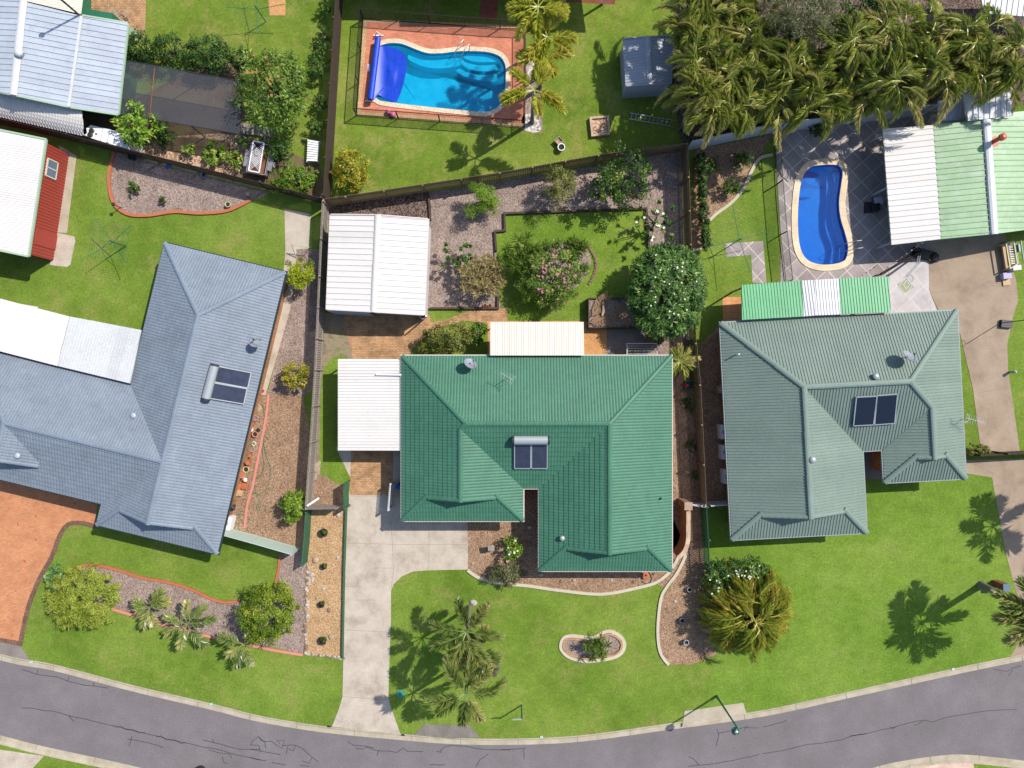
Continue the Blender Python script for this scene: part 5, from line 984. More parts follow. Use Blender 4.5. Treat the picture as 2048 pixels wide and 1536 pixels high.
for a, b, r, h, lab in ((650, 1063, .27, .4, 'largest round dark pot on the tan gravel bed'), (650, 1131, .2, .3, 'dark pot below the fence end on the tan gravel'), (645, 1207, .2, .3, 'dark pot halfway along the tan gravel bed'), (647, 1279, .26, .3, 'dark pot near the street end of the tan gravel')): pot(lab, a, b, r, h, 'dk', 'soilp', group='dark pots on the gravel bed')
for a, b, r, h, lab, mt_, fl in ((459, 411, .18, .3, 'cream glazed pot inside the orange-edged bed', 'potc', 'soilp'), (329, 403, .17, .3, 'grey stone pot in the middle of the mulch bed', 'concg', 'soilp'), (269, 318, .2, .5, 'dark round pot in fence shade', 'dk', 'dk'), (411, 352, .18, .3, 'blue-rimmed pot in the shadow of the dark fence', 'glass', 'soilp'), (1377, 1177, .16, .3, 'silver-rimmed pot in the corner bed nearest the house', 'steel', 'soilp'), (1362, 1238, .17, .35, 'blue-grey pot in the middle of the corner bed', 'glass', 'soilp'), (1370, 1281, .17, .4, 'pale pot lying nearest the street in the corner bed', 'zinc', 'soilp'), (1077, 206, .14, .3, 'clay pot in the palm bed by the pool', 'terra', 'soilp'), (1122, 298, .24, .4, 'round white half barrel on the lawn below the pool', 'wht', 'soilp'), (970, 612, .12, .2, 'small clay pot on the timber sleeper', 'terra', 'soilp'), (980, 612, .12, .2, 'second clay pot under the cream shrub', 'terra', 'soilp')): pot(lab, a, b, r, h, mt_, fl)
pot('square timber tub beside the white half barrel', 1117, 285, .3, .35, 'timber', 'chips', True)
m = MB(); m.blob(P(337, 332, .12), (.22, .14, .12), rk); tag(m.build('blue_bucket', 'bluep'), 'dark blue bucket lying in fence shade', 'bucket')
m = MB(); m.blob(P(497, 389, .3), (.14, .12, .3), rk, 8, 7, .2); tag(m.build('garden_statue', 'steel', smooth_=True), 'small pale garden statue against the dark fence', 'statue')
m = MB(); m.lathe(P(243, 416, 0), [(.03, 0), (.03, .9), (.14, .95), (.1, 1.0)], 8); tag(m.build('bird_feeder', 'dk'), 'thin dark bird feeder on the orange edging', 'bird feeder')
def bed_box(label, o, h, fr, fl, name='brick_planter'):
    o = px(o); c = sum(o, Vector()) / len(o); t = thing(name, label, 'planter', c); m = MB(); m.ring(o, inset(o, .14), -.05, h); m.build('frame', fr, t); m = MB(); m.prism(inset(o, .145), -.05, h * .6); m.build('soil', fl, t)
bed_box('square brick planter on the lawn with a leggy plant', [(1178, 237), (1217, 234), (1219, 272), (1182, 276)], .3, 'brickcap', 'chips')
t = thing('ladder', 'aluminium ladder lying on the lawn near the palm grove', 'ladder', P(1305, 240)); m = MB()
A0, A1, B0, B1 = P(1260, 226, .08), P(1348, 241, .08), P(1258, 238, .08), P(1344, 253, .08); m.bar(A0, A1, .05, .07); m.bar(B0, B1, .05, .07); m.build('side_rail', 'steel', t)
for i in range(10): f = (i + .5) / 10; m = MB(); m.bar(A0.lerp(A1, f), B0.lerp(B1, f), .035, .03); m.build('rung', 'steel', t)
# rocks
rr = random.Random(8)
def rock(a, b, s, mat, label, group=None, name='rock'):
    m = MB(); m.blob(P(a, b, s * .25), (s * rr.uniform(.8, 1.2), s * rr.uniform(.7, 1.1), s * rr.uniform(.5, .7)), rr, 7, 5, .25); return tag(m.build(name, mat), label, 'rock', group)
for i in range(34):
    f = i / 33; a = 616 - 5 * f + rr.uniform(-2.5, 2.5); b = 1128 + 178 * f + rr.uniform(-1.5, 1.5); rock(a, b, rr.uniform(.08, .17), rr.choice(['rock', 'rockw', 'rockd', 'rock']), 'rough rock in the line between tan gravel and mulch strip', 'rocks lining the gravel bed')
for i in range(22): f = i / 21; rock(612 + 76 * f, 1309 + 6 * f + rr.uniform(-2, 2), rr.uniform(.07, .13), rr.choice(['rock', 'rockw', 'rockd']), 'small rock along the street end of the tan gravel bed', 'rocks across the gravel end')
for i in range(14): rock(620 + rr.uniform(-5, 9), 1158 + rr.uniform(-11, 13), rr.uniform(.06, .12), 'rockw', 'whitish stone heaped beside the rock line on the gravel', 'white stones heaped on the gravel')
for a, b, s, mt_, lab in ((677, 1030, .17, 'rockw', 'white angular rock at the top of the tan gravel bed'), (675, 1115, .11, 'rockw', 'small white rock by the green edging fence'), (631, 1120, .2, 'rock', 'tan slab of rock tilted on the gravel bed'), (647, 1177, .1, 'rockw', 'tiny white stone in the middle of the gravel bed'), (658, 1220, .16, 'rockd', 'grey-brown rock below the third dark pot'), (662, 1274, .17, 'rock', 'flat tan rock beside the lowest dark pot'), (634, 1195, .12, 'rock', 'tan stone near the rock line'), (1122, 1162, .12, 'rockd', 'westmost of the stones in the front garden'), (1148, 1161, .14, 'rock', 'second stone from the west in the front garden'), (1176, 1162, .1, 'rockd', 'smallest stone below the front windows'), (1223, 1160, .11, 'rockw', 'pale stone below the front windows'), (1267, 1163, .13, 'rockd', 'dark stone near the red flower ornament'), (1308, 1148, .13, 'rockd', 'stone at the corner of the green roof'), (945, 1127, .12, 'rock', 'tan rock where driveway meets the garden'), (1020, 1062, .1, 'rockd', 'brown stone in the notch garden'), (1060, 1055, .16, 'rockw', 'pale leaf-shaped stone in shade of the notch'), (1082, 1150, .14, 'rockw', 'pale stone at the corner of the front kerb'), (948, 1205, .22, 'rockw', 'white rock among the palm fronds on the front lawn'), (1350, 1265, .12, 'rock', 'pale stone among shadows in the corner bed'), (1351, 1203, .12, 'rockw', 'white stone at the sunny edge of the corner bed')): rock(a, b, s, mt_, lab)
for i, (a, b) in enumerate(((1366, 795), (1365, 805), (1368, 812), (1371, 898), (1378, 904), (1385, 910), (1375, 945), (1388, 900))): rock(a, b, .13, 'rock', 'stone edging a shaded fern in the side strip', 'stones in the side strip')
for i in range(16): f = i / 15; rock(1178 + 16 * math.sin(f * 3) - 2, 492 + 75 * f, .13, 'rockd', 'stone in the curved rim of the flowering bed', 'stones round the flowering bed')
m = MB(); p = P(983, 1090); m.box((p.x, p.y, .8), (.42, .36, .1), .1); m.box((p.x - .1, p.y - .25, .25), (.2, .2, .3), .2); m.tube([p, p + Vector((0, 0, .78))], .06, 8); tag(m.build('bird_table', 'timber'), 'grey timber bird table in the front garden', 'bird table')
m = MB()
for i in range(6): a_ = i * PI / 3; c_ = P(1291, 1151, .2); m.blob(c_ + Vector((.16 * math.cos(a_), .16 * math.sin(a_), 0)), (.11, .11, .04), rk, 8, 4, .05)
tag(m.build('flower_ornament', 'terra'), 'red flower-shaped ornament by the front corner', 'ornament'); hose([(1283, 1162), (1295, 1168), (1303, 1160), (1300, 1148), (1293, 1142)], 'short dark hose curled round the red flower ornament', .02, 'dk', .05)
m = MB(); p = P(1375, 770); o = [Vector((p.x + a_, p.y + b_, 0)) for a_, b_ in ((-.25, -.3), (.25, -.3), (.28, .3), (-.22, .3))]; m.ring(o, inset(o, .05), 0, .4); m.prism(inset(o, .06), 0, .1); tag(m.build('plastic_tub', 'greenf'), 'green plastic tub beside the fan palm', 'tub'); m = MB(); m.blob(P(1373, 771, .35), (.16, .14, .14), rk, 9, 6, .1); tag(m.build('red_ball', 'redp', smooth_=True), 'red ball sitting in the green tub', 'ball')
t = thing('metal_rack', 'cream metal drying rack on the patio slab', 'rack', P(1283, 700)); m = MB(); o = [P(1254, 712, .9), P(1254, 687, .9), P(1314, 687, .9), P(1314, 712, .9)]
for i in range(4): m.bar(o[i], o[(i + 1) % 4] * .99 + o[i] * .01, .05, .05 + .004 * i)
m.build('frame', 'gut', t); m = MB()
for f in (.2, .4, .6, .8): m.tube([o[1].lerp(o[0], f), o[2].lerp(o[3], f)], .015, 5)
m.build('wire', 'steel', t)
for q in o: m = MB(); m.tube([Vector((q.x, q.y, 0)), q], .02, 6); m.build('leg', 'gut', t)
m = MB(); p = P(799, 970); m.lathe(p, [(.16, 0), (.18, .6)], 12); tag(m.build('blue_drum', 'bluep'), 'blue drum in the shade between gate and green house', 'drum')
m = MB(); m.bar(P(634, 925, .05), P(630, 960, .05), .25, .1); m.bar(P(639, 922, .03), P(636, 950, .03), .2, .06); tag(m.build('timber_offcut', 'rock'), 'pale timber offcuts lying along the grey fence', 'timber')
m = MB(); m.lathe(P(801, 1388, .005), [(.3, 0), (.3, .03), (.26, .035)], 20); m.box(P(801, 1388, .04), (.14, .08, .02)); tag(m.build('manhole_cover', 'teal'), 'round teal manhole cover in the front lawn', 'manhole cover')
# letterboxes
t = thing('letterbox', 'tan brick letterbox under the street palms', 'letterbox', P(969, 1330)); m = MB(); p = P(970, 1330); m.box((p.x, p.y, .5), (.36, .5, 1.0)); m.build('pier', 'brick', t); m = MB(); m.box((p.x - .06, p.y - .05, 1.03), (.3, .34, .06)); m.build('slot_cover', 'wht', t)
m = MB(); p = P(997, 1321); m.box((p.x, p.y, .1), (.3, .3, .2)); tag(m.build('stone_block', 'tan'), 'square tan block beside a dry shrub on the front lawn', 'block')
m = MB(); p = P(933, 1331, .1); m.tube([p + Vector((-.3, .1, 0)), p + Vector((0, -.1, 0)), p + Vector((.3, .1, 0))], .06, 6); tag(m.build('curved_pipe', 'steel'), 'curved white pipe end at the foot of a street palm', 'pipe')
t = thing('letterbox', 'brown brick letterbox with a slate top beside the leaning palm trunk', 'letterbox', P(1990, 1166)); m = MB(); p = P(1990, 1166); m.box((p.x, p.y, .5), (.42, .42, 1.0)); m.build('pier', 'rust', t); m = MB(); m.box((p.x + .02, p.y, 1.03), (.44, .46, .06)); m.build('capping', 'glass', t)
# street lamp, street sign, kerb fittings
t = thing('street_lamp', 'dark green street lamp whose arm reaches over the road', 'street lamp', P(1433, 1392)); m = MB(); p = P(1433, 1392); m.tube([p, p + Vector((0, 0, .5))], .09, 10); m.tube([p + Vector((0, 0, .5)), p + Vector((0, 0, 3.9))], [.07, .05], 8); m.build('pole', 'gpole', t)
hd = P(1472, 1463, 4.15); m = MB(); m.tube(smooth([p + Vector((0, 0, 3.85)), p + Vector((0, 0, 4.2)), (p + Vector((0, 0, 4.4))).lerp(hd, .4) + Vector((0, 0, .25)), hd + Vector((0, 0, .3)), hd + Vector((0, 0, .1))], 4, False), .035, 7); m.build('arm', 'gpole', t)
m = MB(); m.lathe(hd + Vector((0, 0, -.1)), [(.25, 0), (.27, .04), (.2, .14), (.06, .24)], 18); hh = m.build('lamp_head', 'gpole', t); m = MB(); m.lathe(hd + Vector((0, 0, .1)), [(.14, 0), (.12, .06), (.03, .1)], 14); m.build('lamp_cap', 'steel', hh); m = MB(); m.lathe(hd + Vector((0, 0, -.2)), [(.1, 0), (.2, .06), (.22, .1)], 14); m.build('lens', 'wht', hh)
t = thing('street_sign', 'green street sign with one blade on the verge', 'street sign', P(1043, 1410)); m = MB(); p = P(1043, 1410); m.tube([p, p + Vector((0, 0, 2.0))], .05, 8); m.build('pole', 'gpole', t); q = P(1043, 1438, 1.95); m = MB(); m.box((p.x - .3, p.y, 1.95), (.62, .025, .16), .05); m.build('blade', 'pgf', t)
for a, b, z in ((658, 1453, .03), (806, 1470, .03)): m = MB(); m.box(P(a, b, z), (.22, .12, .03), -.12); m.box(P(a, b, z + .02), (.1, .08, .012), -.12); tag(m.build('kerb_marker', 'dk'), 'small dark kerb plate %s the concrete driveway' % ('west of' if a < 700 else 'east of'), 'kerb plate')
for a, b, lab in ((62, 1324, 'drain outlet in the kerb by the brick driveway'), (422, 1408, 'drain outlet in the kerb below the street bed'), (1083, 1474, 'drain outlet in the kerb near the street sign'), (1906, 1338, 'drain outlet in the kerb near the leaning palm')): m = MB(); m.box(P(a, b, .03), (.2, .14, .05), .2); tag(m.build('kerb_outlet', 'pgf'), lab, 'kerb outlet')
t = thing('wheelie_bin', 'dark rounded bin on the road at the bottom edge', 'bin', P(400, 1543)); m = MB(); p = P(400, 1543, 0); p.z = RZ; m.lathe(p, [(.36, 0), (.42, .85)], 14); m.build('bin_body', 'dk', t); m = MB(); m.lathe(p + Vector((0, 0, .85)), [(.5, 0), (.5, .08), (.38, .18), (.1, .23)], 18); m.box(p + Vector((.05, .15, 1.06)), (.1, .1, .05)); m.build('bin_lid', 'black', t, smooth_=False)
# basketball hoops
def bball():
    t = thing('basketball_hoop', 'portable basketball hoop with a cream backboard on the pale paving', 'basketball hoop', P(1858, 506)); m = MB(); b0, b1 = P(1826, 503, .12), P(1868, 514, .12); m.bar(b0, b1, .65, .24); m.blob(P(1868, 515, .18), (.35, .36, .2), rk, 10, 6, .04); m.build('base', 'black', t)
    top = P(1812, 556, 2.9); ft = P(1838, 508, .2)
    m = MB()
    for s in (-.05, .08): m.tube([ft + Vector((s, 0, 0)), ft.lerp(top, .5) + Vector((s, 0, .55)), top + Vector((s, 0, -.1))], .04, 7)
    m.build('pole', 'steel', t)
    A, B, D = P(1798, 572, 2.7), P(1811, 590, 2.7), P(1811, 553, 2.95); x = (B - A).normalized(); w_ = (B - A).length; tilt = (D - A); hgt = tilt.length; tilt.normalize(); nrm = x.cross(tilt); nrm = -nrm if nrm.z < 0 else nrm; c0 = (A + B) / 2 + tilt * hgt / 2; s2 = hgt / 2
    m = MB(); m.bar(A + tilt * s2, B + tilt * s2, hgt, .03, nrm); bd = m.build('backboard', 'hoop', t); m = MB()
    for s in (-1, 1): m.bar(c0 + tilt * s2 * s - x * w_ / 2, c0 + tilt * s2 * s + x * w_ / 2, .04, .05, nrm); m.bar(c0 + x * s * w_ / 2 - tilt * s2 * .94, c0 + x * s * w_ / 2 + tilt * s2 * .94, .04, .048, nrm)
    for s in (-1, 1): m.bar(c0 + x * s * .16 - tilt * .05 + nrm * .02, c0 + x * s * .16 + tilt * .22 + nrm * .02, .04, .012, nrm); m.bar(c0 - x * .18 + tilt * (.24 if s > 0 else -.07) + nrm * .021, c0 + x * .18 + tilt * (.24 if s > 0 else -.07) + nrm * .021, .04, .012, nrm)
    m.build('backboard_marking', 'wht', bd); rc_ = c0 + tilt * (s2 + .2) + Vector((0, 0, -.1)); m = MB(); m.tube([rc_ + Vector((.22 * math.cos(i * PI / 10), .22 * math.sin(i * PI / 10), 0)) for i in range(21)], .016, 5, False); m.bar(c0 + tilt * s2, rc_ - tilt * .2, .05, .03); m.build('ring', 'terra', t)
bball()
t = thing('netball_hoop', 'thin netball hoop on a dark wheeled base beside the driveway', 'netball hoop', P(2016, 648)); m = MB(); m.box(P(2012, 648, .12), (.75, .5, .24), -.1); m.build('base', 'dk', t); b0 = P(2003, 646, .2); m = MB(); m.tube([b0, b0 + Vector((0, 0, 2.9))], .03, 7); m.build('pole', 'dk', t); c0 = b0 + Vector((-.28, .02, 2.88)); m = MB(); m.tube([c0 + Vector((.2 * math.cos(i * PI / 10), .2 * math.sin(i * PI / 10), 0)) for i in range(21)], .014, 5, False); m.build('ring', 'steel', t)
m = MB(); m.lathe(P(2019, 744, 0), [(.09, 0), (.09, .5), (.11, .55), (.05, .62)], 12); tag(m.build('garden_light', 'pgreen'), 'pale green garden light at the driveway edge', 'garden light')
t = thing('string_lights', 'string of coloured bulbs from the long shed to the green patio roof', 'string lights', P(1800, 520)); a, b = P(1856, 479, 2.6), P(1742, 560, 2.5); m = MB(); pts_ = [a.lerp(b, i / 12) - Vector((0, 0, .25 * math.sin(PI * i / 12))) for i in range(13)]; m.tube(pts_, .012, 4); m.build('cable', 'black', t)
for i in range(1, 12): m = MB(); m.blob(pts_[i] - Vector((0, 0, .06)), (.045, .045, .06), rk, 8, 5, 0); m.build('bulb', ['potc', 'grnp', 'terra', 'wht', 'lime', 'pink'][i % 6] if i % 6 != 4 else 'potc', t, smooth_=True)
# outdoor furniture behind the shed
def furn():
    t = thing('cane_day_bed', 'tan frame bed with a low mattress under the shed eave', 'bed', P(2004, 510)); o = [P(a, b) for a, b in ((1996, 492), (2011, 487), (2018, 532), (2004, 541))]; m = MB(); m.prism(o, .25, .4); m.build('mattress', 'tan', t)
    m = MB()
    for i in range(4): m.bar(o[i] + Vector((0, 0, .75)), o[(i + 1) % 4] + Vector((0, 0, .75)), .07, .06 + .003 * i)
    m.build('rail', 'potc', t)
    for q in o: m = MB(); m.bar(q, q + Vector((0, 0, .74)), .07, .07); m.build('leg', 'potc', t)
    t = thing('slatted_bench', 'green slatted garden bench against the lawn behind the shed', 'bench', P(2022, 505)); a0, a1, b0, b1 = P(2013, 483, .45), P(2019, 530, .45), P(2030, 482, .45), P(2037, 528, .45)
    for i in range(10): f = (i + .5) / 10; m = MB(); m.bar(a0.lerp(a1, f), b0.lerp(b1, f), .07, .03); m.build('slat', 'white', t)
    m = MB(); m.bar(a0, a1, .05, .07); m.bar(b0, b1, .05, .07); m.bar(b0 + Vector((.1, 0, .35)), b1 + Vector((.1, 0, .35)), .05, .1); m.build('frame', 'grnp', t)
    for q in (a0, a1, b0, b1): m = MB(); m.bar(Vector((q.x, q.y, 0)), q - Vector((0, 0, .04)), .05, .05); m.build('leg', 'grnp', t)
    m = MB(); m.box(P(2011, 552, .2), (.55, .4, .4), .1); tag(m.build('lilac_chest', 'lilac'), 'lilac cloth-covered chest at the end of the tan bed', 'chest'); m = MB(); m.box(P(2027, 537, .35), (.55, .32, .7), .12); tag(m.build('white_cabinet', 'whitef'), 'small pale cabinet at the end of the green bench', 'cabinet'); m = MB(); m.box(P(2034, 497, .3), (.2, .5, .6), .15); tag(m.build('plastic_chair_stack', 'grnp'), 'pale green plastic chair leaning behind the green bench', 'chair')
    m = MB(); o = px([(2003, 558), (2018, 556), (2019, 570), (2005, 572)]); m.prism(o, -.02, .1); tag(m.build('doorstep', 'tan'), 'tan step block at the driveway below the lilac chest', 'step')
furn()
for a, b, lab, mt_ in ((1750, 405, 'lilac garden chair in the shade of the cream shed front', 'lilac'), (1745, 418, 'dark garden table in the shade of the cream shed front', 'dk')):
    p = P(a, b); t = thing('garden_chair' if mt_ == 'lilac' else 'garden_table', lab, 'chair' if mt_ == 'lilac' else 'table', p); m = MB(); m.box((p.x, p.y, .45), (.55, .5, .06), .2); m.build('seat' if mt_ == 'lilac' else 'table_top', mt_, t)
    for s in ((-.22, -.2), (.22, -.2), (.22, .2), (-.22, .2)): m = MB(); m.box((p.x + s[0], p.y + s[1], .21), (.05, .05, .42)); m.build('leg', 'dk', t)
m = MB(); p = P(1735, 416); m.box((p.x, p.y, .12), (.5, .7, .2)); tag(m.build('storage_box', 'dk'), 'low dark box on the paving beside the shed posts', 'box')
# ---------------------------------------------------------------- plants
def np_mesh(name, verts, nv, var, mat, parent, loc):
    """faces of NV corners each, in order, with a value per face that picks the leaf's own colour"""
    n = len(verts) // nv; me = bpy.data.meshes.new(name); me.vertices.add(len(verts)); me.vertices.foreach_set("co", (np.asarray(verts, float) - np.array(loc)).ravel())
    me.loops.add(len(verts)); me.loops.foreach_set("vertex_index", np.arange(len(verts), dtype=np.int32)); me.polygons.add(n)
    me.polygons.foreach_set("loop_start", np.arange(0, len(verts), nv, dtype=np.int32)); me.polygons.foreach_set("loop_total", np.full(n, nv, dtype=np.int32))
    me.attributes.new("var", 'FLOAT', 'FACE').data.foreach_set("value", np.clip(np.asarray(var, float), 0, 1)); me.materials.append(MT[mat]); me.update(calc_edges=True); me.validate()
    o = bpy.data.objects.new(name, me); COL.objects.link(o)
    if parent is not None: o.parent = parent
    return o
def unit(a): return a / np.maximum(np.linalg.norm(a, axis=1, keepdims=True), 1e-6)
def leaf_quads(c, d, nrm, L, W):
    s = unit(np.cross(d, nrm)) * W[:, None] / 2; e = d * L[:, None] / 2; k = c - e * .2
    return np.stack([c - e, k + s, c + e, k - s], 1).reshape(-1, 3)
def crown_leaves(rng, c, R, n, L, W, nclump, spread=.3, up=.5, shell=.6, low=-.35, ragged=.2):
    v = unit(rng.normal(size=(nclump * 3, 3))); v = v[v[:, 2] > low][:nclump]; k = len(v)
    rad = shell + (1 - shell) * rng.random((k, 1)) ** .6; rad *= 1 + ragged * (rng.random((k, 1)) - .6)
    cc = v * rad * np.array(R); sz = np.array(R).mean() * spread * (.6 + .8 * rng.random(k)); cv = rng.normal(.45, .16, k)
    idx = rng.integers(0, k, n); off = unit(rng.normal(size=(n, 3))) * (rng.random((n, 1)) ** .45) * sz[idx][:, None] * np.array([1, 1, .75]); p = cc[idx] + off
    d = unit(off + .8 * rng.normal(size=(n, 3)) * sz[idx][:, None] * .5 + v[idx] * sz[idx][:, None] * .5); nm = unit(rng.normal(size=(n, 3)) * .6 + np.array([0, 0, up]) + v[idx] * .6)
    d = unit(d - nm * (d * nm).sum(1, keepdims=True)); ln = L * (.65 + .7 * rng.random(n)); wd = W * (.7 + .6 * rng.random(n))
    return leaf_quads(p + np.array(c), d, nm, ln, wd), cv[idx] + rng.normal(0, .16, n), p + np.array(c), cc + np.array(c)
def limbs(m, base, tips, r, rnd, k=6):
    for q in tips[:k]: b = Vector(base); t_ = Vector(q); mid = b.lerp(t_, .5) + Vector((rnd.uniform(-.1, .1), rnd.uniform(-.1, .1), .1)); m.tube([b, mid, t_], [r * .6, r * .4, r * .15], 5, False)
def leafy(name, label, cat, a, b, rx, ry, hc, mat, L=.16, W=.08, dens=1., seed=1, hz=None, group=None, nclump=None, spread=.3, flowers=None, shell=.6, up=.5, ragged=.2, low=-.35, trunk=.07):
    """crown centre and radii in photo pixels at height HC"""
    rng = np.random.default_rng(seed); rnd = random.Random(seed); c = P(a, b, hc); R = (M_(rx, hc), M_(ry, hc), hz or min(M_(min(rx, ry), hc), hc * .85)); ar = PI * R[0] * R[1]
    n = int(min(22000, dens * 3.6 * ar / (L * W * .5))) ; nclump = nclump or max(14, int(26 * ar ** .6)); loc = Vector((c.x, c.y, 0)); t = thing(name, label, cat, loc, group)
    vs, var, pts, cl = crown_leaves(rng, c, R, n, L, W, nclump, spread, up, shell, low, ragged); cr = np_mesh('crown', vs, 4, var, mat, t, loc)
    m = MB(); base = Vector((c.x, c.y, max(.05, hc - R[2] * .8))); m.tube([(c.x, c.y, -.05), (c.x + .03, c.y, base.z * .5), base], [trunk, trunk * .85, trunk * .7], 7, False); limbs(m, base, list(cl[rng.permutation(len(cl))]), trunk, rnd, min(14, len(cl))); m.build('trunk', 'bark', t)
    if flowers:
        fm, cnt, fs = flowers; pick = pts[np.argsort(-(pts[:, 2] + rng.normal(0, R[2] * .25, len(pts))))[:max(cnt * 6, 50)]]; pick = pick[rng.permutation(len(pick))[:cnt]]; m = MB()
        for q in pick:
            q = Vector(q) + Vector((0, 0, .06)); a0 = rnd.random() * 6
            for k in range(5): d = Vector((math.cos(a0 + k * 1.257), math.sin(a0 + k * 1.257), .25)); s = Vector((-d.y, d.x, 0)) * fs * .3; m.add([q, q + d * fs * .6 + s, q + d * fs, q + d * fs * .6 - s], [(0, 1, 2, 3)])
        m.build('blossom', fm, cr)
    return t
def frond_tris(rng, base, az, el, L, droop, nl, ll, lw, splay=.75, fluff=0., var0=.5, curl=0.):
    """one pinnate frond: rachis triangles and leaflets"""
    ts = np.linspace(0, 1, 10); d = np.array([math.cos(az), math.sin(az)]); out = []; var = []
    hor = np.sin(np.clip(ts, 0, 1) * 1.25) / math.sin(1.25) * L * math.cos(el * .6); zz_ = L * (math.sin(el) * ts - droop * ts ** 2); bend = curl * ts ** 2 * L
    q = np.array([-d[1], d[0]]); pts = np.stack([base[0] + d[0] * hor + q[0] * bend, base[1] + d[1] * hor + q[1] * bend, base[2] + zz_], 1)
    f = lambda t: np.array([np.interp(t, ts, pts[:, i]) for i in range(3)]).T
    rw = .035; side = np.array([q[0], q[1], 0])
    for i in range(9):
        w0, w1 = rw * (1 - ts[i] * .8), rw * (1 - ts[i + 1] * .8); a, b_ = pts[i], pts[i + 1]; out += [a - side * w0, a + side * w0, b_ + side * w1, a - side * w0, b_ + side * w1, b_ - side * w1]; var += [.6, .6]
    t = np.repeat(np.linspace(.16, .99, nl), 2); sg = np.tile([1., -1.], nl); p = f(t); tan = unit(f(np.minimum(t + .03, 1)) - f(np.maximum(t - .03, 0))); nz = np.cross(tan, side[None]); nz = unit(nz * np.sign(nz[:, 2:3] + 1e-9))
    ln = ll * np.sin(PI * (t * .82 + .14)) ** .6 * (.85 + .3 * rng.random(len(t))); ang = splay * (1 - .45 * t) + rng.normal(0, .09, len(t)); lift_ = rng.normal(.12, .1 + fluff, len(t))
    dr = unit(tan * np.cos(ang)[:, None] + side[None] * (sg * np.sin(ang))[:, None] + nz * lift_[:, None]); tip = p + dr * ln[:, None]; tip[:, 2] -= ln * (.12 + .1 * rng.random(len(t))); wv = np.cross(dr, nz); wv = unit(wv) * lw / 2; mid = p + dr * (ln * .45)[:, None]
    tri = np.stack([p, mid + wv, tip, p, tip, mid - wv], 1).reshape(-1, 3); vv = np.repeat(var0 + rng.normal(0, .14, len(t)) + .22 * t, 2)
    return np.concatenate([np.array(out), tri]), np.concatenate([np.array(var), vv])
def palm_crown(rng, c, n, L, droop=.75, el=(.2, 1.1), nl=30, ll=.5, lw=.07, splay=.85, fluff=.1, azs=None, curl=.0, spread=.0):
    V = []; A = []
    for i in range(n):
        az = (azs[i] if azs else 2 * PI * i / n * 1.0 + rng.normal(0, .25)); f = rng.random(); e = el[0] + (el[1] - el[0]) * f; b = np.array(c) + np.array([rng.normal(0, spread), rng.normal(0, spread), rng.normal(0, spread * .4)])
        v, a = frond_tris(rng, b, az, e, L * (.82 + .3 * rng.random()), droop * (.75 + .5 * rng.random()), nl, ll, lw, splay, fluff, .25 + .5 * rng.random(), curl * rng.normal()); V.append(v); A.append(a)
    return np.concatenate(V), np.concatenate(A)
def palm(name, label, a, b, h, n, L, mat, seed, base=None, group=None, trunk=.12, cat='palm tree', crownshaft=True, **k):
    rng = np.random.default_rng(seed); c = P(a, b, h); bs = P(*base) if base else Vector((c.x, c.y, 0)); loc = Vector((bs.x, bs.y, 0)); t = thing(name, label, cat, loc, group)
    V, A = palm_crown(rng, c, n, L, **k); np_mesh('crown', V, 3, A, mat, t, loc); m = MB(); pts = [bs.lerp(c, f) + Vector((0, 0, -.05 if f == 0 else 0)) for f in (0, .08, .3, .6, .85, 1)]; m.tube(pts, [trunk * 1.6, trunk * 1.2, trunk, trunk * .95, trunk * .9, trunk * .5], 10); m.build('trunk', 'palmbark', t)
    if crownshaft: m = MB(); m.tube([bs.lerp(c, .86), bs.lerp(c, .99) + Vector((0, 0, .1))], [trunk * .95, trunk * .5], 10); m.build('crownshaft', 'gpole' if mat == 'palm' else 'pgreen', t)
    return t
def spiky(name, label, cat, a, b, heads, hc, mat, seed, L=.5, W=.045, nb=46, group=None, up=.35):
    """rosettes of sword leaves: HEADS is (dx, dy, dz) offsets in metres"""
    rng = np.random.default_rng(seed); c = P(a, b, hc); loc = Vector((c.x, c.y, 0)); t = thing(name, label, cat, loc, group); V = []; A = []; m = MB()
    for x, y, z in heads:
        o = np.array([c.x + x, c.y + y, hc + z]); az = rng.random(nb) * 2 * PI; e = rng.random(nb) * 1.5 - .25 + up * .3; d = np.stack([np.cos(az) * np.cos(e), np.sin(az) * np.cos(e), np.sin(e)], 1); ln = L * (.7 + .5 * rng.random(nb)); mid = o + d * (ln * .5)[:, None]; tip = o + d * ln[:, None]; tip[:, 2] -= ln * .25 * np.cos(e); s = unit(np.cross(d, np.array([[0, 0, 1.]]))) * W / 2
        V.append(np.stack([np.repeat(o[None], nb, 0), mid + s, tip, np.repeat(o[None], nb, 0), tip, mid - s], 1).reshape(-1, 3)); A.append(np.repeat(rng.normal(.5, .22, nb), 2)); m.tube([(c.x + x * .2, c.y + y * .2, -.05), (c.x + x * .7, c.y + y * .7, (hc + z) * .6), tuple(o)], [.05, .04, .03], 6, False)
    np_mesh('crown', np.concatenate(V), 3, np.concatenate(A), mat, t, loc); m.build('trunk', 'bark', t); return t
def heads(rx, ry, n, seed, dz=.35): r = random.Random(seed); return [(math.cos(i * 2.4) * rx * math.sqrt((i + .5) / n), math.sin(i * 2.4) * ry * math.sqrt((i + .5) / n), r.uniform(-dz, dz * .6)) for i in range(n)]
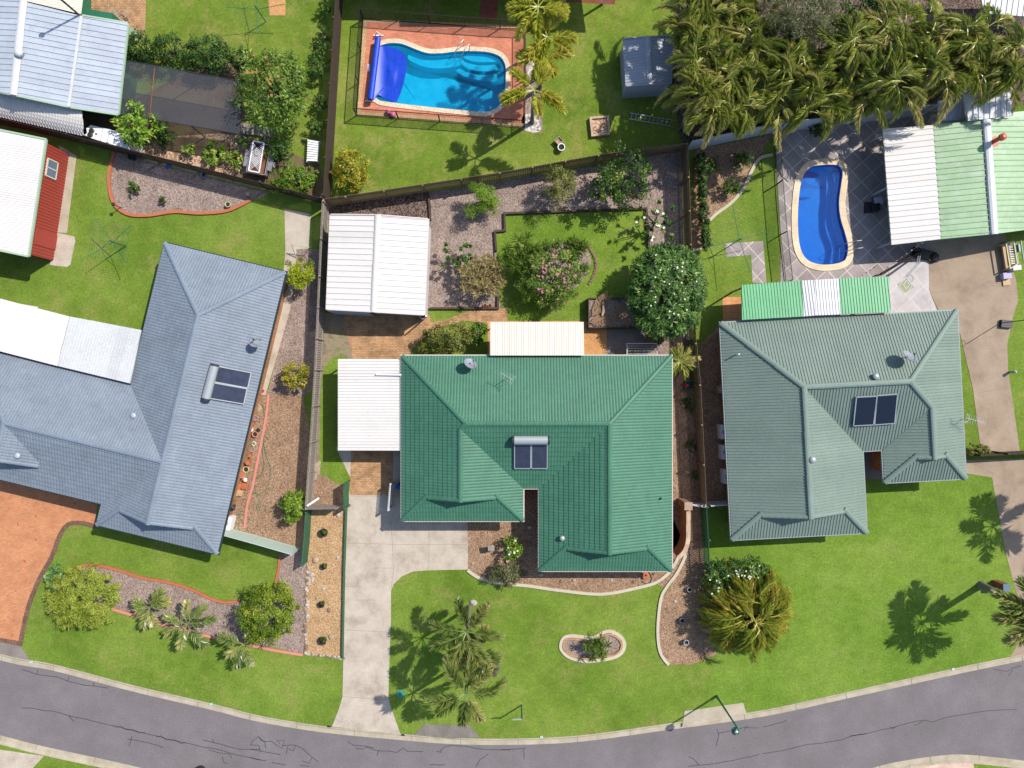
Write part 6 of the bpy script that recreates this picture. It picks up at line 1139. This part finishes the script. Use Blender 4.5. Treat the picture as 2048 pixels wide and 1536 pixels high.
# --- north-west garden
for i, (a, b, rx, ry, lab) in enumerate(((282, 95, 30, 29, 'small glossy hedge shrub touching the zinc roof'), (341, 101, 38, 31, 'hedge shrub second from the zinc roof above the shade cloth'), (417, 109, 46, 38, 'largest glossy hedge shrub above the shade cloth'), (482, 118, 25, 22, 'smallest hedge shrub next to the mango tree'))): leafy('hedge_shrub', lab, 'shrub', a, b, rx, ry, 1.1, 'hedge', .13, .08, 1, 20 + i, group='hedge shrubs above the shade cloth')
leafy('mango_tree', 'big rounded mango tree with rusty blossom beside the shade cloth', 'tree', 547, 181, 68, 76, 2.4, 'mango', .26, .075, 1.15, 31, hz=1.7, spread=.24, flowers=('flr', 22, .12), trunk=.16, ragged=.3, nclump=150)
leafy('papaya_shrub', 'bright yellow-green shrub in front of the white water tank', 'shrub', 276, 255, 40, 46, 1.7, 'papaya', .3, .11, 1, 32, spread=.26, ragged=.45, nclump=40); leafy('shrub', 'dark shrub in shade beside the bright papaya shrub', 'shrub', 326, 262, 24, 26, .9, 'leafd', .14, .08, 1, 33)
for i, (a, b, r, lab) in enumerate(((378, 298, 11, 'smallest lime sapling on the wood chips'), (429, 309, 24, 'largest lime sapling on the wood chips'), (469, 318, 17, 'lime sapling on the wood chips nearest the trailer'))): leafy('sapling', lab, 'shrub', a, b, r, r, .6, 'papaya', .2, .08, 1, 40 + i, ragged=.5, nclump=18)
for i, (a, b, rx, ry, lab) in enumerate(((652, 10, 15, 14, 'shrub against the dark fence at the north edge'), (646, 66, 13, 16, 'shrub by the dark fence near the clothesline pad'), (641, 96, 14, 18, 'shrub by the dark fence above the mango tree'), (634, 135, 22, 24, 'loose shrub by the dark fence level with the mango tree'), (640, 205, 14, 18, 'shrub by the dark fence below the mango tree'), (630, 256, 20, 16, 'dark strappy shrub above the white slatted bench'), (488, 285, 14, 14, 'small dark shrub by the corner of the shade cloth'), (562, 300, 28, 24, 'low weedy shrub east of the rusty trailer'))): leafy('fence_shrub', lab, 'shrub', a, b, rx, ry, .8, 'leaf', .16, .07, .7, 50 + i, ragged=.6)
leafy('broad_shrub', 'broad leafy shrub in the corner below the rusty trailer', 'shrub', 590, 362, 48, 30, .9, 'lime2', .14, .09, .9, 60, ragged=.4, spread=.22)
leafy('golden_shrub', 'rounded golden yellow shrub on the lawn in the fence corner', 'shrub', 702, 340, 35, 39, 1.1, 'yel', .13, .08, 1.1, 61, spread=.22)
for i, (a, b, r, lab) in enumerate(((267, 376, 13, 'green bush in the orange-edged mulch bed'), (325, 400, 7, 'tuft beside the grey stone pot'))): leafy('small_bush', lab, 'shrub', a, b, r, r, .4, 'leaf', .12, .06, .9, 64 + i, ragged=.5)
# --- west lot
leafy('conifer', 'bright lime conifer by the side path', 'shrub', 603, 553, 27, 33, 1.2, 'lime', .1, .06, 1.2, 70, spread=.3, nclump=34, ragged=.5); leafy('round_shrub', 'round yellow-green shrub against the grey fence', 'shrub', 593, 750, 27, 27, 1.0, 'yel', .11, .07, 1.1, 71, ragged=.25); leafy('round_shrub', 'round fresh green shrub in the brown gravel by the fence', 'shrub', 588, 1012, 27, 33, 1.1, 'lime2', .12, .06, 1.2, 72, ragged=.3)
leafy('feathery_bush', 'wide olive-green feathery bush beside the brick driveway', 'bush', 166, 1195, 71, 63, 1.5, 'oliveg', .15, .045, 1.1, 73, hz=1.2, spread=.15, nclump=220, ragged=.4, up=.8); leafy('variegated_shrub', 'white-edged variegated shrub behind the olive bush', 'shrub', 116, 1156, 24, 27, .6, 'variec', .25, .06, .9, 74, ragged=.4); leafy('round_bush', 'dense dark round bush at the end of the street bed', 'bush', 534, 1222, 59, 61, 1.5, 'roundg', .11, .07, 1.3, 75, hz=1.35, spread=.2, nclump=130, ragged=.25)
for i, (a, b, n, L, h, lab) in enumerate(((299, 1215, 7, 1.25, 1.3, 'smallest feather palm in the street bed'), (374, 1248, 7, 1.75, 1.6, 'middle feather palm leaning over the pink edging'), (488, 1288, 8, 1.6, 1.6, 'feather palm overhanging the lawn below the round bush'))): palm('feather_palm', lab, a, b, h, n, L, 'palm', 80 + i, trunk=.06, group='feather palms in the street bed', nl=34, ll=.55, lw=.1, el=(.15, .7), droop=.5, fluff=.4, crownshaft=False)
# --- middle lot
leafy('fine_bush', 'bright fine-leaved bush in the mulch north of the back lawn', 'shrub', 962, 396, 33, 32, 1.3, 'lime2', .22, .03, 1.2, 90, spread=.35, nclump=16, ragged=.5); leafy('bottlebrush', 'sparse olive bottlebrush against the brown fence', 'shrub', 1118, 372, 42, 36, 1.5, 'olive', .2, .035, .8, 91, spread=.35, nclump=26, ragged=.7)
leafy('glossy_tree', 'dark glossy tree against the brown fence with yellowish tips', 'tree', 1238, 362, 58, 52, 2.0, 'leafd', .15, .1, .9, 92, hz=1.4, spread=.24, nclump=60, ragged=.7); leafy('umbrella_shrub', 'sparse dark green shrub beside the white garage', 'shrub', 912, 512, 35, 27, 1.3, 'fran', .26, .09, 1.1, 93, spread=.16, nclump=22, ragged=.8, hz=.5)
spiky('dracaena', 'cream-striped spiky dracaena clump on the mulch', 'shrub', 966, 552, heads(1.5, 1.35, 34, 3), 1.5, 'creaml', 94, .42, .06, 40); spiky('cordyline', 'green spiky cordyline rising from the flowering bed', 'shrub', 1043, 508, heads(1.2, 1.2, 13, 4), 1.9, 'spiky', 95, .62, .05, 44)
leafy('pink_oleander', 'bushy oleander covered in pink blossom on the back lawn', 'bush', 1106, 548, 64, 64, 1.5, 'mango', .18, .05, 1.5, 96, hz=1.2, spread=.22, nclump=90, flowers=('flp', 90, .075), ragged=.4); spiky('strappy_clump', 'clump of strappy green leaves beside the pink oleander', 'plant', 1151, 496, heads(.6, .5, 9, 5, .1), .5, 'spiky', 97, .6, .06, 34)
leafy('young_frangipani', 'small open frangipani at the corner of the back lawn', 'tree', 1313, 443, 38, 38, 1.6, 'fran', .3, .085, .5, 98, spread=.15, nclump=26, ragged=.8, hz=.7, flowers=('flw', 16, .1))
leafy('frangipani_tree', 'large dense frangipani with white flowers over the paling fence', 'tree', 1334, 583, 74, 93, 2.3, 'fran', .28, .085, 3.0, 99, hz=1.5, spread=.17, nclump=340, flowers=('flw', 60, .06), ragged=.12, shell=.72, up=1.0, low=-.1, trunk=.18); leafy('low_shrub', 'low rusty-green shrub at the foot of the frangipani', 'shrub', 1312, 674, 24, 13, .5, 'olive', .12, .07, 1, 100, ragged=.4)
leafy('olive_bush', 'spreading olive-tinted bush at the rear of the green roof', 'bush', 899, 675, 57, 33, 1.4, 'olive', .13, .06, 1.0, 101, hz=.9, spread=.22, nclump=70, ragged=.45); leafy('green_shrub', 'fresh green shrub between the olive bush and the cream patio roof', 'shrub', 957, 668, 18, 22, 1.1, 'leaf', .16, .1, 1, 102)
palm('fan_palm', 'golden-tipped fan-leaved palm beside the green roof corner', 1360, 723, 1.3, 15, 1.15, 'palmg', 103, trunk=.07, nl=22, ll=.5, lw=.08, el=(.2, 1.2), droop=.5, crownshaft=False, splay=.5)
leafy('flowering_shrub', 'light green shrub with a few white flowers in the notch garden', 'shrub', 1022, 1098, 21, 23, .8, 'lime2', .14, .08, 1, 104, flowers=('flw', 8, .08)); leafy('grey_shrub', 'grey-green rounded shrub spilling over the front kerb', 'shrub', 1014, 1147, 37, 25, .7, 'greyol', .12, .06, 1, 105, ragged=.3)
spiky('spiky_plant', 'spiky green plant spilling out of the small island bed', 'plant', 1194, 1297, heads(.85, .75, 12, 6, .3), .9, 'spiky', 106, .45, .05, 40); leafy('dry_shrub', 'leafless greyish shrub next to the square tan block', 'shrub', 986, 1335, 13, 15, .5, 'dryw', .2, .012, 1.2, 107)
for i, (a, b) in enumerate(((650, 1064), (650, 1131), (645, 1207), (647, 1279))): leafy('potted_plant', ('tuft growing in the largest dark pot', 'tuft growing in the pot below the fence end', 'tuft in the pot halfway along the gravel', 'moss-like plant in the street-end pot')[i], 'plant', a, b, (6, 5, 5, 6)[i], (6, 5, 5, 6)[i], .45, 'leafd', .08, .04, 1, 110 + i, hz=.18, trunk=.02)
for i, (a, b, r) in enumerate(((1380, 815, 9), (1384, 890, 12), (1392, 950, 9), (1373, 800, 8))): leafy('shade_fern', 'low dark fern in the shaded side strip', 'plant', a, b, r, r, .25, 'leafd', .2, .05, .8, 115 + i, hz=.2, group='ferns in the side strip', trunk=.02)
# street palms
for i, (a, b, h, n, L, base, lab) in enumerate(((933, 1263, 4.5, 9, 2.3, (939, 1214), 'street palm with upswept fronds nearest the house'), (931, 1386, 5.4, 10, 2.25, (944, 1313), 'street palm whose fronds hang closest to the kerb'), (958, 1300, 3.0, 6, 1.5, (966, 1266), 'shortest street palm between the two others'))):
    palm('street_palm', lab, a, b, h, n, L, 'palm', 120 + i, base=base, group='palms on the front lawn', nl=90, ll=.64, lw=.065, el=(.15, .85), droop=.55, fluff=.55, splay=.8, curl=.15)
# pool palms
for i, (a, b, h, n, L, lab) in enumerate(((1076, 14, 5.6, 9, 1.9, 'golden foxtail palm at the north edge above the pool deck'), (1093, 74, 5.0, 7, 1.7, 'golden foxtail palm second from the north edge'), (1086, 112, 4.6, 7, 1.55, 'golden foxtail palm standing over the white pebbles'), (1068, 180, 5.2, 8, 1.95, 'golden foxtail palm leaning over the end of the pool'))):
    base = (1064, 245) if i == 3 else None; palm('foxtail_palm', lab, a, b, h, n, L, 'palmy', 130 + i, base=base, group='foxtail palms by the pool', nl=84, ll=.56, lw=.07, el=(.05, .8), droop=.6, fluff=.7, splay=.85)
# leaning palm off the south-east corner and its neighbour
palm('tall_palm', 'tall palm with a thick grey trunk leaning out by the brick letterbox', 2086, 1226, 5.4, 13, 2.6, 'palm', 140, base=(1962, 1170), trunk=.2, nl=70, ll=.8, lw=.1, el=(.1, .9), droop=.55, fluff=.7, splay=.7, azs=[2.2, 2.75, 3.4, 4.0, 4.6, 5.4, .1, .8, 1.4, 1.8, 3.0, 5.0, 3.7])
palm('tall_palm', 'tall palm past the east edge that shades the lower driveway', 2235, 1010, 5.2, 12, 2.5, 'palm', 141, trunk=.18, nl=64, ll=.75, lw=.1, el=(.1, .8), droop=.5, fluff=.6)
# golden cane clump by the corner bed
def cane_clump():
    rng = np.random.default_rng(150); loc = P(1508, 1240); loc.z = 0; t = thing('golden_cane', 'large golden-orange cane palm clump beside the corner bed', 'palm clump', loc); V = []; A = []; m = MB()
    for i in range(135):
        az = rng.random() * 2 * PI; r = 1.3 * math.sqrt(rng.random()) if i < 105 else .35 * rng.random(); h = 2.6 - .5 * r + rng.normal(0, .35); c = np.array([loc.x * .945 + math.cos(az) * r, loc.y * .945 + math.sin(az) * r, h]); v, a = frond_tris(rng, c, az + rng.normal(0, .9), .1 + .9 * rng.random() * (1.3 - r * .6), 1.7 + .6 * rng.random(), 1.0 + .3 * rng.random(), 54, .56, .055, .62, .3, .08 + .42 * rng.random(), .2 * rng.normal()); V.append(v); A.append(a)
        if i % 3 == 0: m.tube([(loc.x + math.cos(az) * r * .5, loc.y + math.sin(az) * r * .5, -.05), tuple(c)], [.05, .03], 6, False)
    np_mesh('crown', np.concatenate(V), 3, np.concatenate(A), 'cane', t, loc); m.build('trunk', 'palmbark', t)
cane_clump()
leafy('white_frangipani', 'frangipani with white blossom at the green slatted fence end', 'shrub', 1474, 1142, 60, 32, 1.3, 'fran', .26, .08, 1, 151, hz=.8, spread=.2, flowers=('flw', 34, .065), ragged=.3); leafy('white_frangipani', 'second white-flowered frangipani overhanging the corner bed', 'shrub', 1428, 1160, 22, 40, 1.2, 'fran', .26, .08, 1, 152, hz=.7, spread=.2, flowers=('flw', 14, .065))
# --- east lot
for i, (a, b, rx, ry, lab) in enumerate(((1424, 332, 15, 20, 'sparse shrub in the gravel bed close to the fence corner'), (1480, 323, 19, 19, 'shrub in the gravel bed nearest the palm grove'), (1463, 374, 20, 18, 'shrub in the gravel bed beside the winding kerb'))): leafy('bed_shrub', lab, 'shrub', a, b, rx, ry, .7, 'leaf', .14, .08, .7, 160 + i, ragged=.6)
for i in range(9): leafy('clipped_hedge', 'clipped dark hedge plant along the fence east of the frangipani', 'hedge', 1400 + i * 1.3, 318 + i * 21, 10, 14, .7, 'hedge', .1, .06, 2, 170 + i, hz=.6, group='clipped hedge plants along the fence', nclump=34, ragged=.1)
leafy('boundary_shrub', 'low brownish shrub at the end of the dark driveway fence', 'shrub', 1955, 901, 26, 13, .8, 'olive', .12, .07, 1, 180, ragged=.4)
for i, (a, b, r, lab) in enumerate(((1640, 262, 18, 'dark shrub in shade at the foot of the white panel fence'), (1905, 250, 14, 'dark sprig growing behind the cream roof strip'))): leafy('shade_shrub', lab, 'shrub', a, b, r, r * .8, .7, 'leafd', .12, .08, .8, 182 + i, ragged=.5)
# --- palm grove at the north-east: a few palms built once and copied
leafy('grey_tree', 'grey-olive feathery tree rising behind the palm grove', 'tree', 1600, 42, 92, 62, 4.6, 'greyol', .2, .04, .8, 190, hz=1.6, spread=.2, nclump=150, ragged=.5, trunk=.2); leafy('grove_tree', 'leafy green tree between the palms at the north edge', 'tree', 1735, 18, 50, 34, 4.0, 'leaf', .2, .1, .8, 191, hz=1.4, spread=.24, nclump=60, ragged=.5, trunk=.16)
rg = random.Random(77); spots = []
poly = [(1385, -30), (1500, -30), (1520, 80), (1620, 105), (1700, 70), (1800, 30), (1880, 45), (1960, 70), (2060, 70), (2070, 140), (1990, 142), (1900, 155), (1820, 170), (1720, 186), (1620, 200), (1550, 208), (1470, 222), (1412, 232), (1384, 222), (1392, 160)]
def inside(x, y):
    c = False
    for i in range(len(poly)):
        (x0, y0), (x1, y1) = poly[i - 1], poly[i]
        if (y0 > y) != (y1 > y) and x < (x1 - x0) * (y - y0) / (y1 - y0) + x0: c = not c
    return c
tries = 0
while len(spots) < 74 and tries < 9000:
    tries += 1; x, y = rg.uniform(1345, 2075), rg.uniform(-35, 262)
    if inside(x, y) and all((x - a) ** 2 + (y - b) ** 2 > 34 ** 2 for a, b in spots): spots.append((x, y))
GL = 'golden cane palm in the dense grove north of the white panel fence'; protos = []
for i, (x, y) in enumerate(spots):
    h = 4.5 + rg.uniform(-1.4, 1.2)
    if i < 6:
        rng = np.random.default_rng(200 + i); loc = P(x, y, h); loc.z = 0; t = thing('grove_palm', GL, 'palm tree', loc, 'golden cane palms in the grove'); V, A = palm_crown(rng, (loc.x, loc.y, h), 13, 1.8, droop=1.0, el=(.3, 1.2), nl=58, ll=.54, lw=.06, splay=.62, fluff=.15, curl=.35, spread=.4)
        np_mesh('crown', V, 3, A, 'palmg', t, loc); m = MB()
        for k in range(3): m.tube([(loc.x + .25 * math.cos(k * 2.1), loc.y + .25 * math.sin(k * 2.1), -.05), (loc.x + .1 * math.cos(k * 2.1), loc.y + .1 * math.sin(k * 2.1), h)], [.06, .04], 6, False)
        m.build('trunk', 'palmbark', t); protos.append((t, h))
    else:
        t0, h0 = protos[i % 6]; loc = P(x, y, h); t = copy_thing(t0, Vector((loc.x, loc.y, 0))); t.rotation_euler.z = rg.uniform(0, 6.28); s = h / h0; t.scale = (1.0 + rg.uniform(-.12, .18), 1.0 + rg.uniform(-.12, .18), s)
print("objects", len(bpy.data.objects), "polys", sum(len(m.polygons) for m in bpy.data.meshes))
